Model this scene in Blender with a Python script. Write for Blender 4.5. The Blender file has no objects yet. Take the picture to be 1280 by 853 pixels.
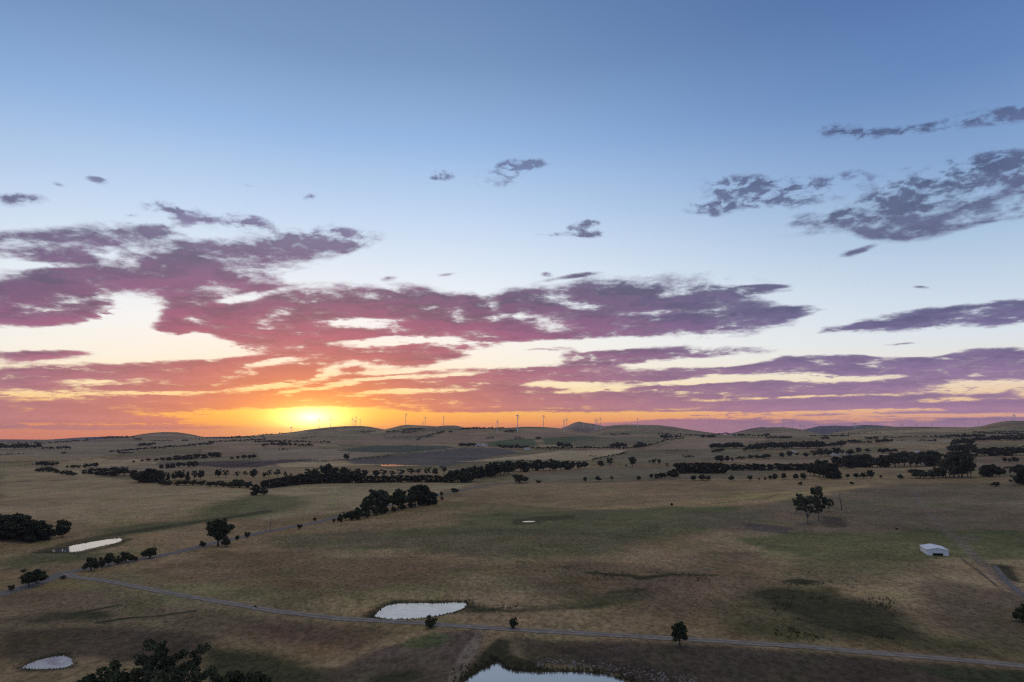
import bpy, math, random
import numpy as np
from mathutils import Vector, Matrix

random.seed(7)
RNG = np.random.default_rng(11)
scene = bpy.context.scene
COL = scene.collection

# ------------------------------------------------------------------ camera
PW, PH, FPX = 1280.0, 853.0, 853.0
CX, CY = PW / 2, PH / 2
EYE = np.array([0.0, 0.0, 60.0])
PITCH, ROLL = math.radians(7.91), math.radians(0.40)
_f = np.array([0, math.cos(PITCH), math.sin(PITCH)])
_u0 = np.array([0, -math.sin(PITCH), math.cos(PITCH)])
_r0 = np.array([1.0, 0, 0])
_r = _r0 * math.cos(ROLL) - _u0 * math.sin(ROLL)
_u = _u0 * math.cos(ROLL) + _r0 * math.sin(ROLL)
cam_data = bpy.data.cameras.new('camera')
cam_data.sensor_width = 36.0
cam_data.lens = 36.0 * FPX / PW
cam_data.clip_start = 1.0
cam_data.clip_end = 300000.0
cam = bpy.data.objects.new('camera', cam_data)
COL.objects.link(cam)
m = Matrix.Identity(4)
for i in range(3):
    m[i][0], m[i][1], m[i][2], m[i][3] = _r[i], _u[i], -_f[i], EYE[i]
cam.matrix_world = m
scene.camera = cam

DENOISE = False
# ------------------------------------------------------------------ exposure
scene.view_settings.view_transform = 'Standard'
scene.view_settings.look = 'None'
scene.view_settings.exposure = 0.0
scene.view_settings.gamma = 1.0
scene.view_settings.use_curve_mapping = False
scene.cycles.max_bounces = 5
scene.cycles.diffuse_bounces = 2
scene.cycles.glossy_bounces = 2
scene.cycles.transparent_max_bounces = 4
scene.cycles.volume_bounces = 1
scene.cycles.use_denoising = DENOISE
scene.cycles.pixel_filter_type = 'BLACKMAN_HARRIS'
scene.cycles.filter_width = 1.3


def rays(px, py):
    px = np.asarray(px, float); py = np.asarray(py, float)
    d = _f + np.multiply.outer((px - CX) / FPX, _r) + np.multiply.outer((CY - py) / FPX, _u)
    return d / np.linalg.norm(d, axis=-1, keepdims=True)


def azel(px, py):
    d = rays(px, py)
    return math.degrees(math.atan2(d[0], d[1])), math.degrees(math.asin(d[2]))


def lin(r, g, b):
    def f(c):
        c = c / 255.0
        return c / 12.92 if c <= 0.04045 else ((c + 0.055) / 1.055) ** 2.4
    return (f(r), f(g), f(b), 1.0)


# ------------------------------------------------------------------ sky
SUN_AZ, SUN_EL = azel(389, 522)


def build_sky():
    w = bpy.data.worlds.new('World')
    scene.world = w
    w.use_nodes = True
    w.cycles.sampling_method = 'MANUAL'
    w.cycles.sample_map_resolution = 512
    nt = w.node_tree
    nt.nodes.clear()
    N = nt.nodes.new

    def link(a, b):
        nt.links.new(a, b)

    def setin(sock, v):
        if isinstance(v, (int, float)):
            sock.default_value = v
        elif isinstance(v, tuple):
            sock.default_value = v
        else:
            link(v, sock)

    def M(op, a, b=0.0, c=0.0, clamp=False):
        n = N('ShaderNodeMath'); n.operation = op; n.use_clamp = clamp
        setin(n.inputs[0], a); setin(n.inputs[1], b); setin(n.inputs[2], c)
        return n.outputs[0]

    def smooth(x, lo, hi, a=0.0, b=1.0):
        n = N('ShaderNodeMapRange'); n.interpolation_type = 'SMOOTHSTEP'
        setin(n.inputs[0], x)
        for i, v in ((1, lo), (2, hi), (3, a), (4, b)):
            setin(n.inputs[i], v)
        return n.outputs[0]

    def ramp(x, lo, hi, stops):
        t = N('ShaderNodeMapRange'); setin(t.inputs[0], x); t.inputs[1].default_value = lo; t.inputs[2].default_value = hi
        n = N('ShaderNodeValToRGB'); link(t.outputs[0], n.inputs[0])
        e = n.color_ramp.elements
        e[0].position = (stops[0][0] - lo) / (hi - lo); e[0].color = lin(*stops[0][1])
        e[1].position = (stops[-1][0] - lo) / (hi - lo); e[1].color = lin(*stops[-1][1])
        for p, c in stops[1:-1]:
            k = e.new((p - lo) / (hi - lo)); k.color = lin(*c)
        return n.outputs[0]

    def mix(f, a, b, mode='MIX'):
        n = N('ShaderNodeMix'); n.data_type = 'RGBA'; n.blend_type = mode; n.clamp_factor = True
        setin(n.inputs[0], f); setin(n.inputs[6], a); setin(n.inputs[7], b)
        return n.outputs[2]

    tc = N('ShaderNodeTexCoord')
    sep = N('ShaderNodeSeparateXYZ'); link(tc.outputs['Generated'], sep.inputs[0])
    X, Y, Z = sep.outputs
    DEG = 180 / math.pi
    az = M('MULTIPLY', M('ARCTAN2', X, Y), DEG)
    el = M('MULTIPLY', M('ARCSINE', Z), DEG)
    AE = N('ShaderNodeCombineXYZ'); link(az, AE.inputs[0]); link(el, AE.inputs[1])
    ae = AE.outputs[0]
    # cloud layer coordinates: a flat layer overhead seen in perspective
    zz = M('ADD', M('MAXIMUM', Z, 0.0), 0.12)
    PL = N('ShaderNodeCombineXYZ'); link(M('DIVIDE', X, zz), PL.inputs[0]); link(M('DIVIDE', Y, zz), PL.inputs[1])
    pl = PL.outputs[0]

    def noise(vec, scale, detail, rough, off, warp=0.0, lac=2.0, stretch=(1, 1, 1)):
        mp = N('ShaderNodeMapping'); link(vec, mp.inputs[0]); mp.inputs[1].default_value = off; mp.inputs[3].default_value = stretch
        n = N('ShaderNodeTexNoise'); link(mp.outputs[0], n.inputs['Vector'])
        n.inputs['Scale'].default_value = scale; n.inputs['Detail'].default_value = detail
        n.inputs['Roughness'].default_value = rough; n.inputs['Distortion'].default_value = warp
        n.inputs['Lacunarity'].default_value = lac
        return n.outputs['Fac']

    # warp the placing of the cloud banks so that their outlines are irregular
    def vnoise(vec, scale, off):
        mp = N('ShaderNodeMapping'); link(vec, mp.inputs[0]); mp.inputs[1].default_value = off
        n = N('ShaderNodeTexNoise'); link(mp.outputs[0], n.inputs['Vector'])
        n.inputs['Scale'].default_value = scale; n.inputs['Detail'].default_value = 4.0
        s = N('ShaderNodeVectorMath'); s.operation = 'SUBTRACT'; link(n.outputs['Color'], s.inputs[0]); s.inputs[1].default_value = (0.5, 0.5, 0.5)
        return s.outputs[0]
    wsz = N('ShaderNodeCombineXYZ'); wk = smooth(el, 0.0, 8.0, 0.12, 1.0)
    link(M('MULTIPLY', wk, 4.5), wsz.inputs[0]); link(M('MULTIPLY', wk, 1.7), wsz.inputs[1])
    wv = N('ShaderNodeVectorMath'); wv.operation = 'MULTIPLY_ADD'
    link(vnoise(pl, 1.1, (3.1, 7.7, 0)), wv.inputs[0]); link(wsz.outputs[0], wv.inputs[1]); link(ae, wv.inputs[2])
    wae = wv.outputs[0]

    def blob_field(blobs, vec, underside=False):
        acc = 0.0
        for b in blobs:
            px, py, rx, ry, rot, s = b
            a0, e0 = azel(px, py)
            t = math.radians(rot)
            a1, e1 = azel(px + rx * math.cos(t), py - rx * math.sin(t))
            a2, e2 = azel(px - ry * math.sin(t), py - ry * math.cos(t))
            lx = math.hypot(a1 - a0, e1 - e0); ly = math.hypot(a2 - a0, e2 - e0)
            mp = N('ShaderNodeMapping'); mp.vector_type = 'TEXTURE'
            link(vec, mp.inputs[0])
            mp.inputs[1].default_value = (a0, e0, 0)
            mp.inputs[2].default_value = (0, 0, math.atan2(e1 - e0, a1 - a0))
            mp.inputs[3].default_value = (lx * 1.35, ly * 1.35, 1)
            g = N('ShaderNodeTexGradient'); g.gradient_type = 'SPHERICAL'; link(mp.outputs[0], g.inputs[0])
            if underside:   # positive in the lower half of a bank, negative in the upper half
                sy = N('ShaderNodeVectorMath'); sy.operation = 'DOT_PRODUCT'; link(mp.outputs[0], sy.inputs[0]); sy.inputs[1].default_value = (0, -1.5 * s, 0)
                acc = M('MULTIPLY_ADD', g.outputs['Fac'], sy.outputs['Value'], acc)
            else:
                acc = M('MULTIPLY_ADD', g.outputs['Fac'], s * 1.5, acc)
        return acc

    # --- clear sky: by elevation, for the sunset side and for the side away from it
    daz = M('ABSOLUTE', M('SUBTRACT', az, SUN_AZ))
    warm = ramp(el, -2, 90, SKY_WARM)
    cool = ramp(el, -2, 90, SKY_COOL)
    side = smooth(M('MULTIPLY_ADD', el, 0.25, daz), 12.0, 62.0)
    clear = mix(side, warm, cool)
    # glow round the sun: two falloffs, wider than high
    gx = M('MULTIPLY', M('SUBTRACT', az, SUN_AZ), 1.0)
    gy = M('SUBTRACT', el, SUN_EL)
    d_wide = M('SQRT', M('ADD', M('POWER', M('ABSOLUTE', M('MULTIPLY', gx, 0.42)), 2.0), M('POWER', M('ABSOLUTE', gy), 2.0)))
    d_core = M('SQRT', M('ADD', M('POWER', M('ABSOLUTE', M('MULTIPLY', gx, 0.4)), 2.0), M('POWER', M('ABSOLUTE', gy), 2.0)))
    g_wide = M('EXPONENT', M('MULTIPLY', d_wide, -1 / 2.7))
    g_core = M('EXPONENT', M('MULTIPLY', M('POWER', d_core, 1.3), -1 / 0.75))
    clear = mix(M('MULTIPLY', g_wide, 1.0, clamp=True), clear, lin(255, 180, 22))

    # --- clouds
    under = blob_field([b for b in BLOBS if b[5] >= 0.7 and b[2] >= 55], wae, True)
    field = blob_field([b for b in BLOBS if b[5] > 0], wae)
    gaps = blob_field([b for b in BLOBS if b[5] < 0], wae)
    under = smooth(M('DIVIDE', under, M('ADD', field, 0.25)), -0.30, 0.38)
    # a thin broken deck of streaks low over the horizon
    field = M('MULTIPLY_ADD', smooth(el, 2.5, 6.0), -0.40, M('ADD', field, 0.40))
    n1 = noise(pl, 3.6, 9.0, 0.62, (1.3, 4.2, 0), 0.1)
    n1s = noise(pl, 3.6, 3.0, 0.6, (1.3, 4.2, 0), 0.1)
    n1b = noise(pl, 3.6, 3.0, 0.6, (1.3, 4.30, 0), 0.1)
    n4 = noise(ae, 0.85, 6.0, 0.62, (5.2, 3.3, 0), 0.25, stretch=(0.75, 1.5, 1))
    n2 = noise(pl, 11.0, 5.0, 0.65, (8.3, 1.2, 0), 0.3)
    tex = M('ADD', M('MULTIPLY', M('SUBTRACT', n1, 0.5), 4.0), M('MULTIPLY', M('SUBTRACT', n2, 0.5), 1.2))
    # low on the horizon the banks are seen edge on: long smooth layers
    nS = noise(wae, 1.0, 6.0, 0.55, (0.4, 2.2, 0), 0.2, stretch=(0.075, 1.25, 1))
    texS = M('ADD', M('MULTIPLY', M('SUBTRACT', nS, 0.5), 4.2), M('MULTIPLY', M('SUBTRACT', n1, 0.5), 2.2))
    lowk = smooth(el, 1.0, 4.2)
    tex = M('ADD', M('MULTIPLY', tex, lowk), M('MULTIPLY', texS, M('SUBTRACT', 1.0, lowk)))
    high = smooth(el, 13.5, 19.0)
    field = M('MINIMUM', field, 1.0)
    field = M('MULTIPLY', field, M('ADD', 1.0, M('MULTIPLY', high, smooth(n4, 0.36, 0.64, -0.5, 0.4))))
    tex = M('ADD', tex, M('MULTIPLY', M('SUBTRACT', n4, 0.5), M('MULTIPLY_ADD', high, 0.9, 1.0)))
    field = M('MULTIPLY_ADD', gaps, smooth(n2, 0.34, 0.62, 0.45, 1.25), field)
    body = M('MULTIPLY_ADD', tex, M('MULTIPLY_ADD', M('MAXIMUM', field, 0.0), 0.52, 0.22), M('MULTIPLY', field, 1.05))
    # cloud added out of view, overhead and behind the camera, to light the ground
    behind = smooth(daz, 62.0, 90.0)
    over = smooth(el, 40.0, 62.0)
    rest = M('MAXIMUM', behind, over)
    body = M('MULTIPLY_ADD', rest, 0.62, body)
    dens = smooth(body, 0.31, M('ADD', 0.84, M('MULTIPLY', smooth(el, 9.0, 18.0), 0.5)))
    soft = smooth(body, 0.40, 1.15)
    # colour of the clouds by elevation, sunset side and far side
    cw = ramp(el, -2, 90, CLOUD_WARM)
    cc = ramp(el, -2, 90, CLOUD_COOL)
    cside = smooth(M('MULTIPLY_ADD', el, 0.2, daz), 8.0, 46.0)
    cdark = mix(cside, cw, cc)
    lw = ramp(el, -2, 90, LIT_WARM)
    lc = ramp(el, -2, 90, LIT_COOL)
    clit = mix(cside, lw, lc)
    # the undersides, turned to the sun, take its colour
    relief = M('ADD', M('MULTIPLY', smooth(M('SUBTRACT', n1s, n1b), -0.05, 0.075), lowk), M('MULTIPLY', smooth(nS, 0.35, 0.65), M('SUBTRACT', 1.0, lowk)))
    n3 = noise(pl, 1.6, 4.0, 0.6, (2.3, 9.2, 0), 0.2)
    lit = M('ADD', M('MULTIPLY', relief, 0.40), M('ADD', M('MULTIPLY', smooth(n3, 0.36, 0.62), 0.15), M('MULTIPLY_ADD', M('SUBTRACT', n4, 0.5), 0.7, M('MULTIPLY', under, 0.5))))
    edge = mix(0.4, clit, clear)
    ccol = mix(lit, cdark, clit)
    ccol = mix(soft, mix(0.45, ccol, edge), ccol)
    gl3 = M('EXPONENT', M('MULTIPLY', d_wide, -1 / 3.0))
    ccol = mix(M('MULTIPLY', gl3, 1.0, clamp=True), ccol, lin(238, 92, 66))
    gl2 = M('EXPONENT', M('MULTIPLY', d_wide, -1 / 2.4))
    ccol = mix(M('MULTIPLY', gl2, 0.9, clamp=True), ccol, lin(255, 158, 36))
    alpha = M('MULTIPLY', dens, M('SUBTRACT', 0.97, M('MULTIPLY', smooth(el, 8.0, 22.0), 0.14)))
    sky = mix(alpha, clear, ccol)
    d_flat = M('SQRT', M('ADD', M('POWER', M('ABSOLUTE', M('MULTIPLY', gx, 0.30)), 2.0), M('POWER', M('ABSOLUTE', gy), 2.0)))
    g_flat = M('EXPONENT', M('MULTIPLY', M('POWER', d_flat, 1.35), -1 / 1.15))
    core_add = mix(1.0, sky, mix(M('MULTIPLY', g_flat, M('SUBTRACT', 1.0, M('MULTIPLY', alpha, 0.5)), clamp=True), (0, 0, 0, 1), (0.8, 0.6, 0.0, 1)), 'ADD')
    g_core = M('EXPONENT', M('MULTIPLY', M('POWER', d_core, 1.15), -1 / 0.62))
    core_add = mix(1.0, core_add, mix(M('MULTIPLY', g_core, M('SUBTRACT', 1.0, M('MULTIPLY', alpha, 0.6)), clamp=True), (0, 0, 0, 1), (3.4, 2.8, 1.3, 1)), 'ADD')
    # below the horizon nothing of the sky is seen
    nish = N('ShaderNodeTexSky'); nish.sky_type = 'NISHITA'; nish.sun_disc = False
    nish.sun_elevation = math.radians(SUN_EL); nish.sun_rotation = math.radians(SUN_AZ)
    bg1 = N('ShaderNodeBackground'); link(core_add, bg1.inputs[0]); bg1.inputs[1].default_value = SKY_STRENGTH
    bg2 = N('ShaderNodeBackground'); link(nish.outputs[0], bg2.inputs[0]); bg2.inputs[1].default_value = NISHITA_STRENGTH
    add = N('ShaderNodeAddShader'); link(bg1.outputs[0], add.inputs[0]); link(bg2.outputs[0], add.inputs[1])
    out = N('ShaderNodeOutputWorld'); link(add.outputs[0], out.inputs[0])


SKY_STRENGTH, NISHITA_STRENGTH = 1.0, 0.01
SKY_WARM = [(-1, (250, 120, 50)), (0.6, (255, 140, 60)), (2.0, (255, 190, 95)), (3.6, (255, 232, 182)), (6, (251, 246, 232)), (9, (245, 247, 248)),
            (13, (226, 237, 248)), (18, (192, 215, 242)), (24, (148, 183, 226)), (30, (118, 150, 192)), (38, (94, 125, 170)), (55, (165, 155, 148)), (90, (186, 172, 158))]
SKY_COOL = [(-1, (205, 135, 145)), (0.8, (232, 165, 148)), (2.4, (246, 210, 170)), (4.5, (236, 230, 220)), (7, (218, 228, 238)), (10, (198, 215, 233)),
            (14, (166, 193, 222)), (19, (130, 163, 207)), (25, (98, 134, 186)), (32, (78, 111, 166)), (40, (70, 98, 150)), (55, (165, 155, 148)), (90, (186, 172, 158))]  # topmost stops, out of view, are made warm and bright to light the ground
CLOUD_WARM = [(-1, (205, 120, 90)), (1.5, (160, 102, 114)), (4, (130, 82, 114)), (6.5, (92, 58, 102)), (9.5, (70, 52, 96)), (14, (66, 60, 103)), (19, (86, 90, 126)), (30, (80, 95, 140)), (60, (160, 148, 138)), (90, (165, 150, 138))]
LIT_WARM = [(-1, (250, 150, 95)), (1.5, (196, 124, 122)), (4, (166, 100, 128)), (6.5, (158, 76, 120)), (9.5, (140, 70, 120)), (14, (106, 75, 125)), (19, (115, 120, 160)), (30, (100, 120, 170)), (60, (222, 202, 180)), (90, (212, 192, 172))]
CLOUD_COOL = [(-1, (140, 112, 145)), (1.5, (132, 104, 146)), (4, (112, 90, 136)), (7, (84, 78, 124)), (10, (72, 74, 114)), (15, (66, 72, 106)), (20, (62, 72, 108)), (30, (58, 72, 112)), (60, (160, 148, 138)), (90, (165, 150, 138))]
LIT_COOL = [(-1, (190, 138, 162)), (1.5, (172, 128, 162)), (4, (142, 112, 156)), (7, (112, 98, 146)), (10, (96, 92, 136)), (15, (88, 90, 128)), (20, (86, 96, 136)), (30, (80, 96, 140)), (60, (222, 202, 180)), (90, (212, 192, 172))]
# cloud banks: where they stand in the sky (px, py -> azimuth, elevation), half sizes, tilt, weight
BLOBS = [
    (20, 253, 38, 10, 3, 0.9), (235, 268, 60, 14, -12, 0.9), (312, 277, 30, 12, -10, 0.8), (160, 268, 12, 4, 0, 0.7), (205, 287, 34, 9, 0, 0.8), (378, 246, 14, 5, 0, 0.7),
    (118, 225, 16, 5, -10, 0.6), (65, 231, 12, 4, -10, 0.5), (307, 233, 10, 3, -15, 0.6), (385, 300, 50, 24, 0, 0.8), (425, 304, 50, 17, 8, 0.9), (40, 382, 110, 32, 0, 1.2),
    (110, 392, 60, 15, 0, 0.7), (240, 382, 60, 22, 0, 0.8), (320, 392, 95, 24, 0, 0.9), (210, 414, 24, 8, 0, 0.8), (440, 392, 150, 34, 0, 0.8), (350, 412, 130, 22, 0, 0.8),
    (500, 382, 80, 20, 0, 0.7), (560, 410, 110, 26, 0, 0.9), (482, 353, 16, 4, 5, 0.5), (745, 380, 190, 34, 6, 0.9), (690, 402, 130, 28, 0, 0.7), (860, 403, 140, 22, 5, 0.9),
    (950, 396, 80, 9, 8, 0.8), (890, 367, 80, 9, 3, 0.8), (640, 385, 60, 20, 0, 0.5), (40, 443, 90, 11, 2, 0.81), (300, 455, 110, 12, 0, 0.65), (170, 468, 180, 15, 3, 0.81),
    (360, 470, 120, 14, 0, 0.65), (480, 443, 120, 10, 0, 0.56), (420, 455, 90, 16, 0, 0.56), (760, 447, 70, 9, 0, 0.65), (830, 443, 150, 10, 3, 0.73), (930, 460, 130, 10, 3, 0.73),
    (1020, 450, 50, 9, 0, 0.56), (1130, 460, 200, 18, 3, 0.88), (1262, 452, 90, 20, 0, 0.81), (650, 465, 180, 12, 2, 0.73), (540, 478, 160, 12, 0, 0.65), (400, 486, 140, 12, 0, 0.56),
    (1000, 484, 260, 10, 2, 0.81), (1150, 487, 160, 9, 2, 0.48), (800, 473, 160, 8, 0, 0.56), (690, 494, 240, 10, 0, 0.81), (950, 503, 300, 10, 0, 1.19), (230, 494, 260, 15, 2, 0.88),
    (90, 516, 220, 10, 0, 1.09), (40, 534, 200, 9, 0, 1.09), (560, 503, 160, 7, 0, 0.76), (1150, 508, 260, 7, 0, 0.99), (1250, 528, 260, 7, 0, 0.88), (960, 530, 220, 7, 0, 0.76),
    (650, 512, 200, 5, 0, 0.65), (1060, 165, 46, 12, 0, 0.65), (1150, 164, 90, 10, 7, 0.7), (1245, 148, 80, 13, 8, 0.8), (895, 259, 36, 10, 0, 0.85), (960, 238, 75, 20, -5, 0.52),
    (1030, 273, 60, 9, 6, 0.8), (1110, 265, 80, 22, 10, 0.75), (1060, 312, 28, 6, 15, 0.75), (1150, 287, 80, 13, 8, 0.6), (1270, 268, 50, 9, 0, 0.7), (1060, 225, 90, 12, 5, 0.35),
    (1195, 396, 150, 14, 5, 1.0), (1270, 384, 80, 14, 5, 0.9), (1060, 410, 50, 4, 5, 0.6), (1120, 428, 40, 3, 3, 0.5), (555, 219, 16, 6, 5, 0.8), (650, 204, 26, 6, 0, 0.75),
    (632, 222, 40, 16, 0, 0.42), (735, 288, 19, 10, 0, 0.85), (705, 296, 32, 4, 0, 0.8), (853, 275, 12, 4, 0, 0.6), (565, 346, 22, 3, 10, 0.55), (680, 347, 10, 4, 0, 0.7),
    (705, 351, 34, 3, 8, 0.6), (945, 357, 30, 4, 3, 0.65), (1145, 360, 14, 3, 0, 0.6), (90, 425, 170, 12, 0, -0.8), (270, 436, 80, 10, 0, -0.7), (650, 447, 60, 7, 0, -0.8),
    (330, 482, 50, 4, 6, -0.8), (215, 490, 70, 3, 0, -0.6), (410, 466, 36, 7, 20, -0.7), (500, 492, 90, 4, 3, -0.8), (985, 472, 120, 4, 0, -0.8), (1230, 484, 110, 8, 2, -0.7),
    (390, 521, 150, 10, 0, -0.9), (560, 521, 120, 5, 0, -0.7), (800, 517, 220, 3, 0, -0.7), (1080, 514, 120, 2.5, 2, -0.7), (1190, 519, 120, 2.5, 0, -0.6), (700, 430, 120, 8, 2, -0.5),
    (445, 408, 50, 6, 0, -0.5), (560, 428, 90, 5, 0, -0.4), (300, 365, 40, 8, 5, -0.3), (170, 395, 40, 14, 20, -0.5), (700, 405, 30, 8, 0, -0.4), (1185, 246, 110, 36, 12, 1.15),
    (1255, 220, 80, 30, 0, 1.0), (1120, 268, 70, 22, 8, 0.8), (1230, 262, 70, 18, 5, 0.7), (655, 206, 40, 12, 0, 0.6), (735, 288, 26, 14, 0, 0.8), (555, 219, 22, 9, 5, 0.7),
    (60, 493, 110, 8, 0, -0.6), (120, 478, 60, 4, 0, -0.5), (440, 478, 90, 4, 8, -0.8), (350, 455, 40, 5, 10, -0.6), (480, 463, 50, 4, 5, -0.6), (560, 468, 60, 4, 3, -0.5),
    (620, 455, 70, 5, 0, -0.6), (470, 430, 60, 5, 0, -0.6), (520, 425, 70, 5, 3, -0.6), (740, 487, 60, 3, 2, -0.6), (700, 480, 40, 4, 0, -0.5), (860, 478, 60, 4, 3, -0.6),
    (900, 452, 60, 5, 3, -0.5), (1060, 475, 90, 3, 2, -0.5), (1150, 442, 80, 4, 2, -0.4), (820, 455, 50, 4, 4, -0.5), (300, 520, 120, 4, 0, -0.5), (180, 530, 150, 3, 0, -0.5),
    (650, 524, 120, 4, 0, -0.6), (900, 522, 160, 3, 0, -0.6), (1000, 497, 150, 2.5, 2, -0.5), (1180, 502, 90, 3, 2, -0.5), (600, 440, 40, 5, 0, -0.4), (150, 478, 170, 12, 3, 0.4),
    (60, 465, 90, 10, 0, 0.4), (300, 505, 170, 8, 2, 0.54), (900, 537, 220, 7, 0, 0.8), (1050, 524, 260, 8, 0, 0.55), (1180, 492, 180, 7, 2, 0.5), (120, 508, 220, 12, 0, 0.5),
    (60, 530, 160, 10, 0, 0.5), (860, 492, 140, 10, 2, 0.5), (1000, 518, 200, 6, 0, 0.4), (30, 306, 80, 19, 0, 1.1), (155, 303, 75, 24, -5, 1.0), (272, 335, 135, 38, 3, 1.1),
    (90, 340, 70, 12, 0, 0.6), (120, 352, 60, 14, -5, 0.6), (60, 333, 55, 4, 0, -0.5), (140, 400, 40, 16, 25, -0.8), (170, 425, 60, 12, 0, -0.6), (310, 376, 60, 5, 8, -0.6),
    (420, 345, 70, 9, 10, -0.6), (100, 543, 320, 5, 0, -1.3), (330, 540, 200, 3, 0, -0.8), (250, 420, 20, 8, 0, -0.4), (470, 402, 70, 5, 3, -0.5), (610, 382, 18, 22, 0, -0.35),
    (640, 395, 60, 5, 5, -0.4), (820, 392, 70, 4, 4, -0.4), (1180, 392, 60, 3, 6, -0.3), (440, 434, 130, 12, 0, 0.75), (540, 446, 90, 9, 0, 0.6), (330, 436, 60, 8, 0, 0.5),
    (990, 245, 120, 22, 3, 0.34), (930, 238, 70, 20, -5, 0.3), (1010, 290, 60, 6, 5, 0.4), (600, 430, 80, 10, 0, 0.4), (700, 436, 30, 4, 0, 0.5), (670, 440, 24, 3, 0, 0.5),
    (90, 318, 110, 24, 0, 0.4), (250, 328, 130, 26, 3, 0.35), (420, 300, 50, 12, 5, 0.4), (30, 375, 90, 22, 0, 0.3),
]
build_sky()

sun_data = bpy.data.lights.new('sun', 'SUN')
sun_data.energy = 0.35
sun_data.angle = math.radians(3.0)
sun_data.color = (1.0, 0.55, 0.25)
sun = bpy.data.objects.new('sun', sun_data)
COL.objects.link(sun)
_sd = Vector((math.sin(math.radians(SUN_AZ)) * math.cos(math.radians(SUN_EL)), math.cos(math.radians(SUN_AZ)) * math.cos(math.radians(SUN_EL)), math.sin(math.radians(SUN_EL))))
sun.rotation_euler = _sd.to_track_quat('Z', 'Y').to_euler()

# ------------------------------------------------------------------ helpers
_LAT = {}


def vn(x, y, seed):
    """smooth value noise on the ground, -1..1"""
    if seed not in _LAT:
        _LAT[seed] = np.random.default_rng(seed).uniform(-1, 1, (256, 256))
    g = _LAT[seed]
    xi = np.floor(x).astype(int); yi = np.floor(y).astype(int)
    fx = x - xi; fy = y - yi
    fx = fx * fx * fx * (fx * (fx * 6 - 15) + 10); fy = fy * fy * fy * (fy * (fy * 6 - 15) + 10)
    a = g[xi % 256, yi % 256]; b = g[(xi + 1) % 256, yi % 256]
    c = g[xi % 256, (yi + 1) % 256]; d = g[(xi + 1) % 256, (yi + 1) % 256]
    return (a * (1 - fx) + b * fx) * (1 - fy) + (c * (1 - fx) + d * fx) * fy


def fbm(x, y, scale, seed, octaves=4, gain=0.5):
    r = 0; a = 1.0; t = 0
    for i in range(octaves):
        r = r + a * vn(x / scale + 17.3 * i, y / scale - 9.1 * i, seed + i); t += a
        a *= gain; scale *= 0.5
    return r / t


def sstep(x, a, b):
    t = np.clip((x - a) / (b - a), 0, 1)
    return t * t * (3 - 2 * t)


def interp(x, pts):
    return np.interp(x, [p[0] for p in pts], [p[1] for p in pts])


def pix_az(px):
    return math.degrees(math.atan2(*[rays(px, 540.0)[i] for i in (0, 1)]))


def sil_tan(px, py):
    d = rays(px, py)
    return d[2] / math.hypot(d[0], d[1])


# ------------------------------------------------------------------ shape of the land
# ridges: skyline points, distance of the crest, reach towards the camera, reach beyond
RIDGES = [
    ([(130, 549), (150, 547.5), (165, 545.5), (178, 543), (190, 541.3), (205, 540.4), (222, 541), (235, 543), (248, 545.5), (265, 548.5)], 5200, 1300, 1500),
    ([(265, 549.5), (300, 546), (330, 544), (352, 542.5), (365, 541), (385, 538), (405, 535.5), (430, 533.6), (452, 533), (462, 534), (478, 537), (495, 541), (520, 548)], 4700, 1500, 2200),
    ([(455, 544), (475, 538.5), (490, 535.3), (500, 532.8), (510, 531.5), (528, 532.2), (545, 533.3), (558, 532.2), (570, 532.5), (580, 535), (592, 538.5), (610, 545)], 4300, 1300, 2000),
    ([(560, 545), (575, 538), (585, 536), (610, 535.4), (640, 534.8), (655, 533.6), (680, 534.2), (695, 535.2), (708, 537.5), (730, 541), (760, 548)], 3900, 1100, 1500),
    ([(672, 548), (690, 541), (700, 536), (710, 532.2), (718, 528.6), (724, 527.2), (732, 529), (742, 530.3), (752, 532.6), (765, 534), (780, 537), (800, 542), (815, 548)], 8800, 2600, 3000),
    ([(715, 548), (735, 541), (748, 535.5), (758, 532.6), (768, 531.4), (778, 530.9), (800, 531.2), (825, 531.6), (842, 533.5), (858, 536.5), (880, 540), (905, 543.5), (930, 548)], 5300, 1500, 2600),
    ([(905, 546), (920, 541), (935, 538), (950, 535.7), (965, 534.4), (980, 534), (995, 535.7), (1008, 538.5), (1022, 542), (1040, 547)], 5600, 1500, 2600),
    ([(1010, 547), (1040, 541.5), (1065, 538), (1090, 535), (1110, 533.8), (1140, 533.4), (1180, 533.8), (1212, 534), (1228, 532), (1240, 529), (1252, 526.8), (1264, 525.7), (1280, 526), (1310, 527), (1350, 531), (1420, 538)], 5200, 1900, 3000),
    ([(975, 546), (995, 539), (1010, 536), (1025, 532.8), (1045, 532.2), (1062, 533), (1080, 531.4), (1095, 532), (1115, 533.6), (1140, 537), (1170, 542)], 13500, 3500, 4500),
    ([(900, 545), (922, 540), (938, 536), (952, 534), (966, 535.5), (985, 540), (1000, 545)], 11000, 2500, 3500),
    ([(-120, 549.5), (-60, 548.8), (0, 549.3), (60, 549.8), (110, 547), (140, 545.5), (170, 546.5), (230, 547), (300, 546)], 12000, 3500, 4000),
    ([(-700, 540), (-400, 543), (-200, 548), (-120, 551)], 6000, 2500, 3000),
    ([(1380, 538), (1500, 534), (1800, 535), (2300, 540)], 5500, 2200, 3000),
]
_RID = []
for pts, d, wf, wb in RIDGES:
    _RID.append(([pix_az(p[0]) for p in pts], [EYE[2] + sil_tan(*p) * d for p in pts], d, wf, wb))

PONDS = {}     # name -> (polygon in the world, water level)


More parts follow.
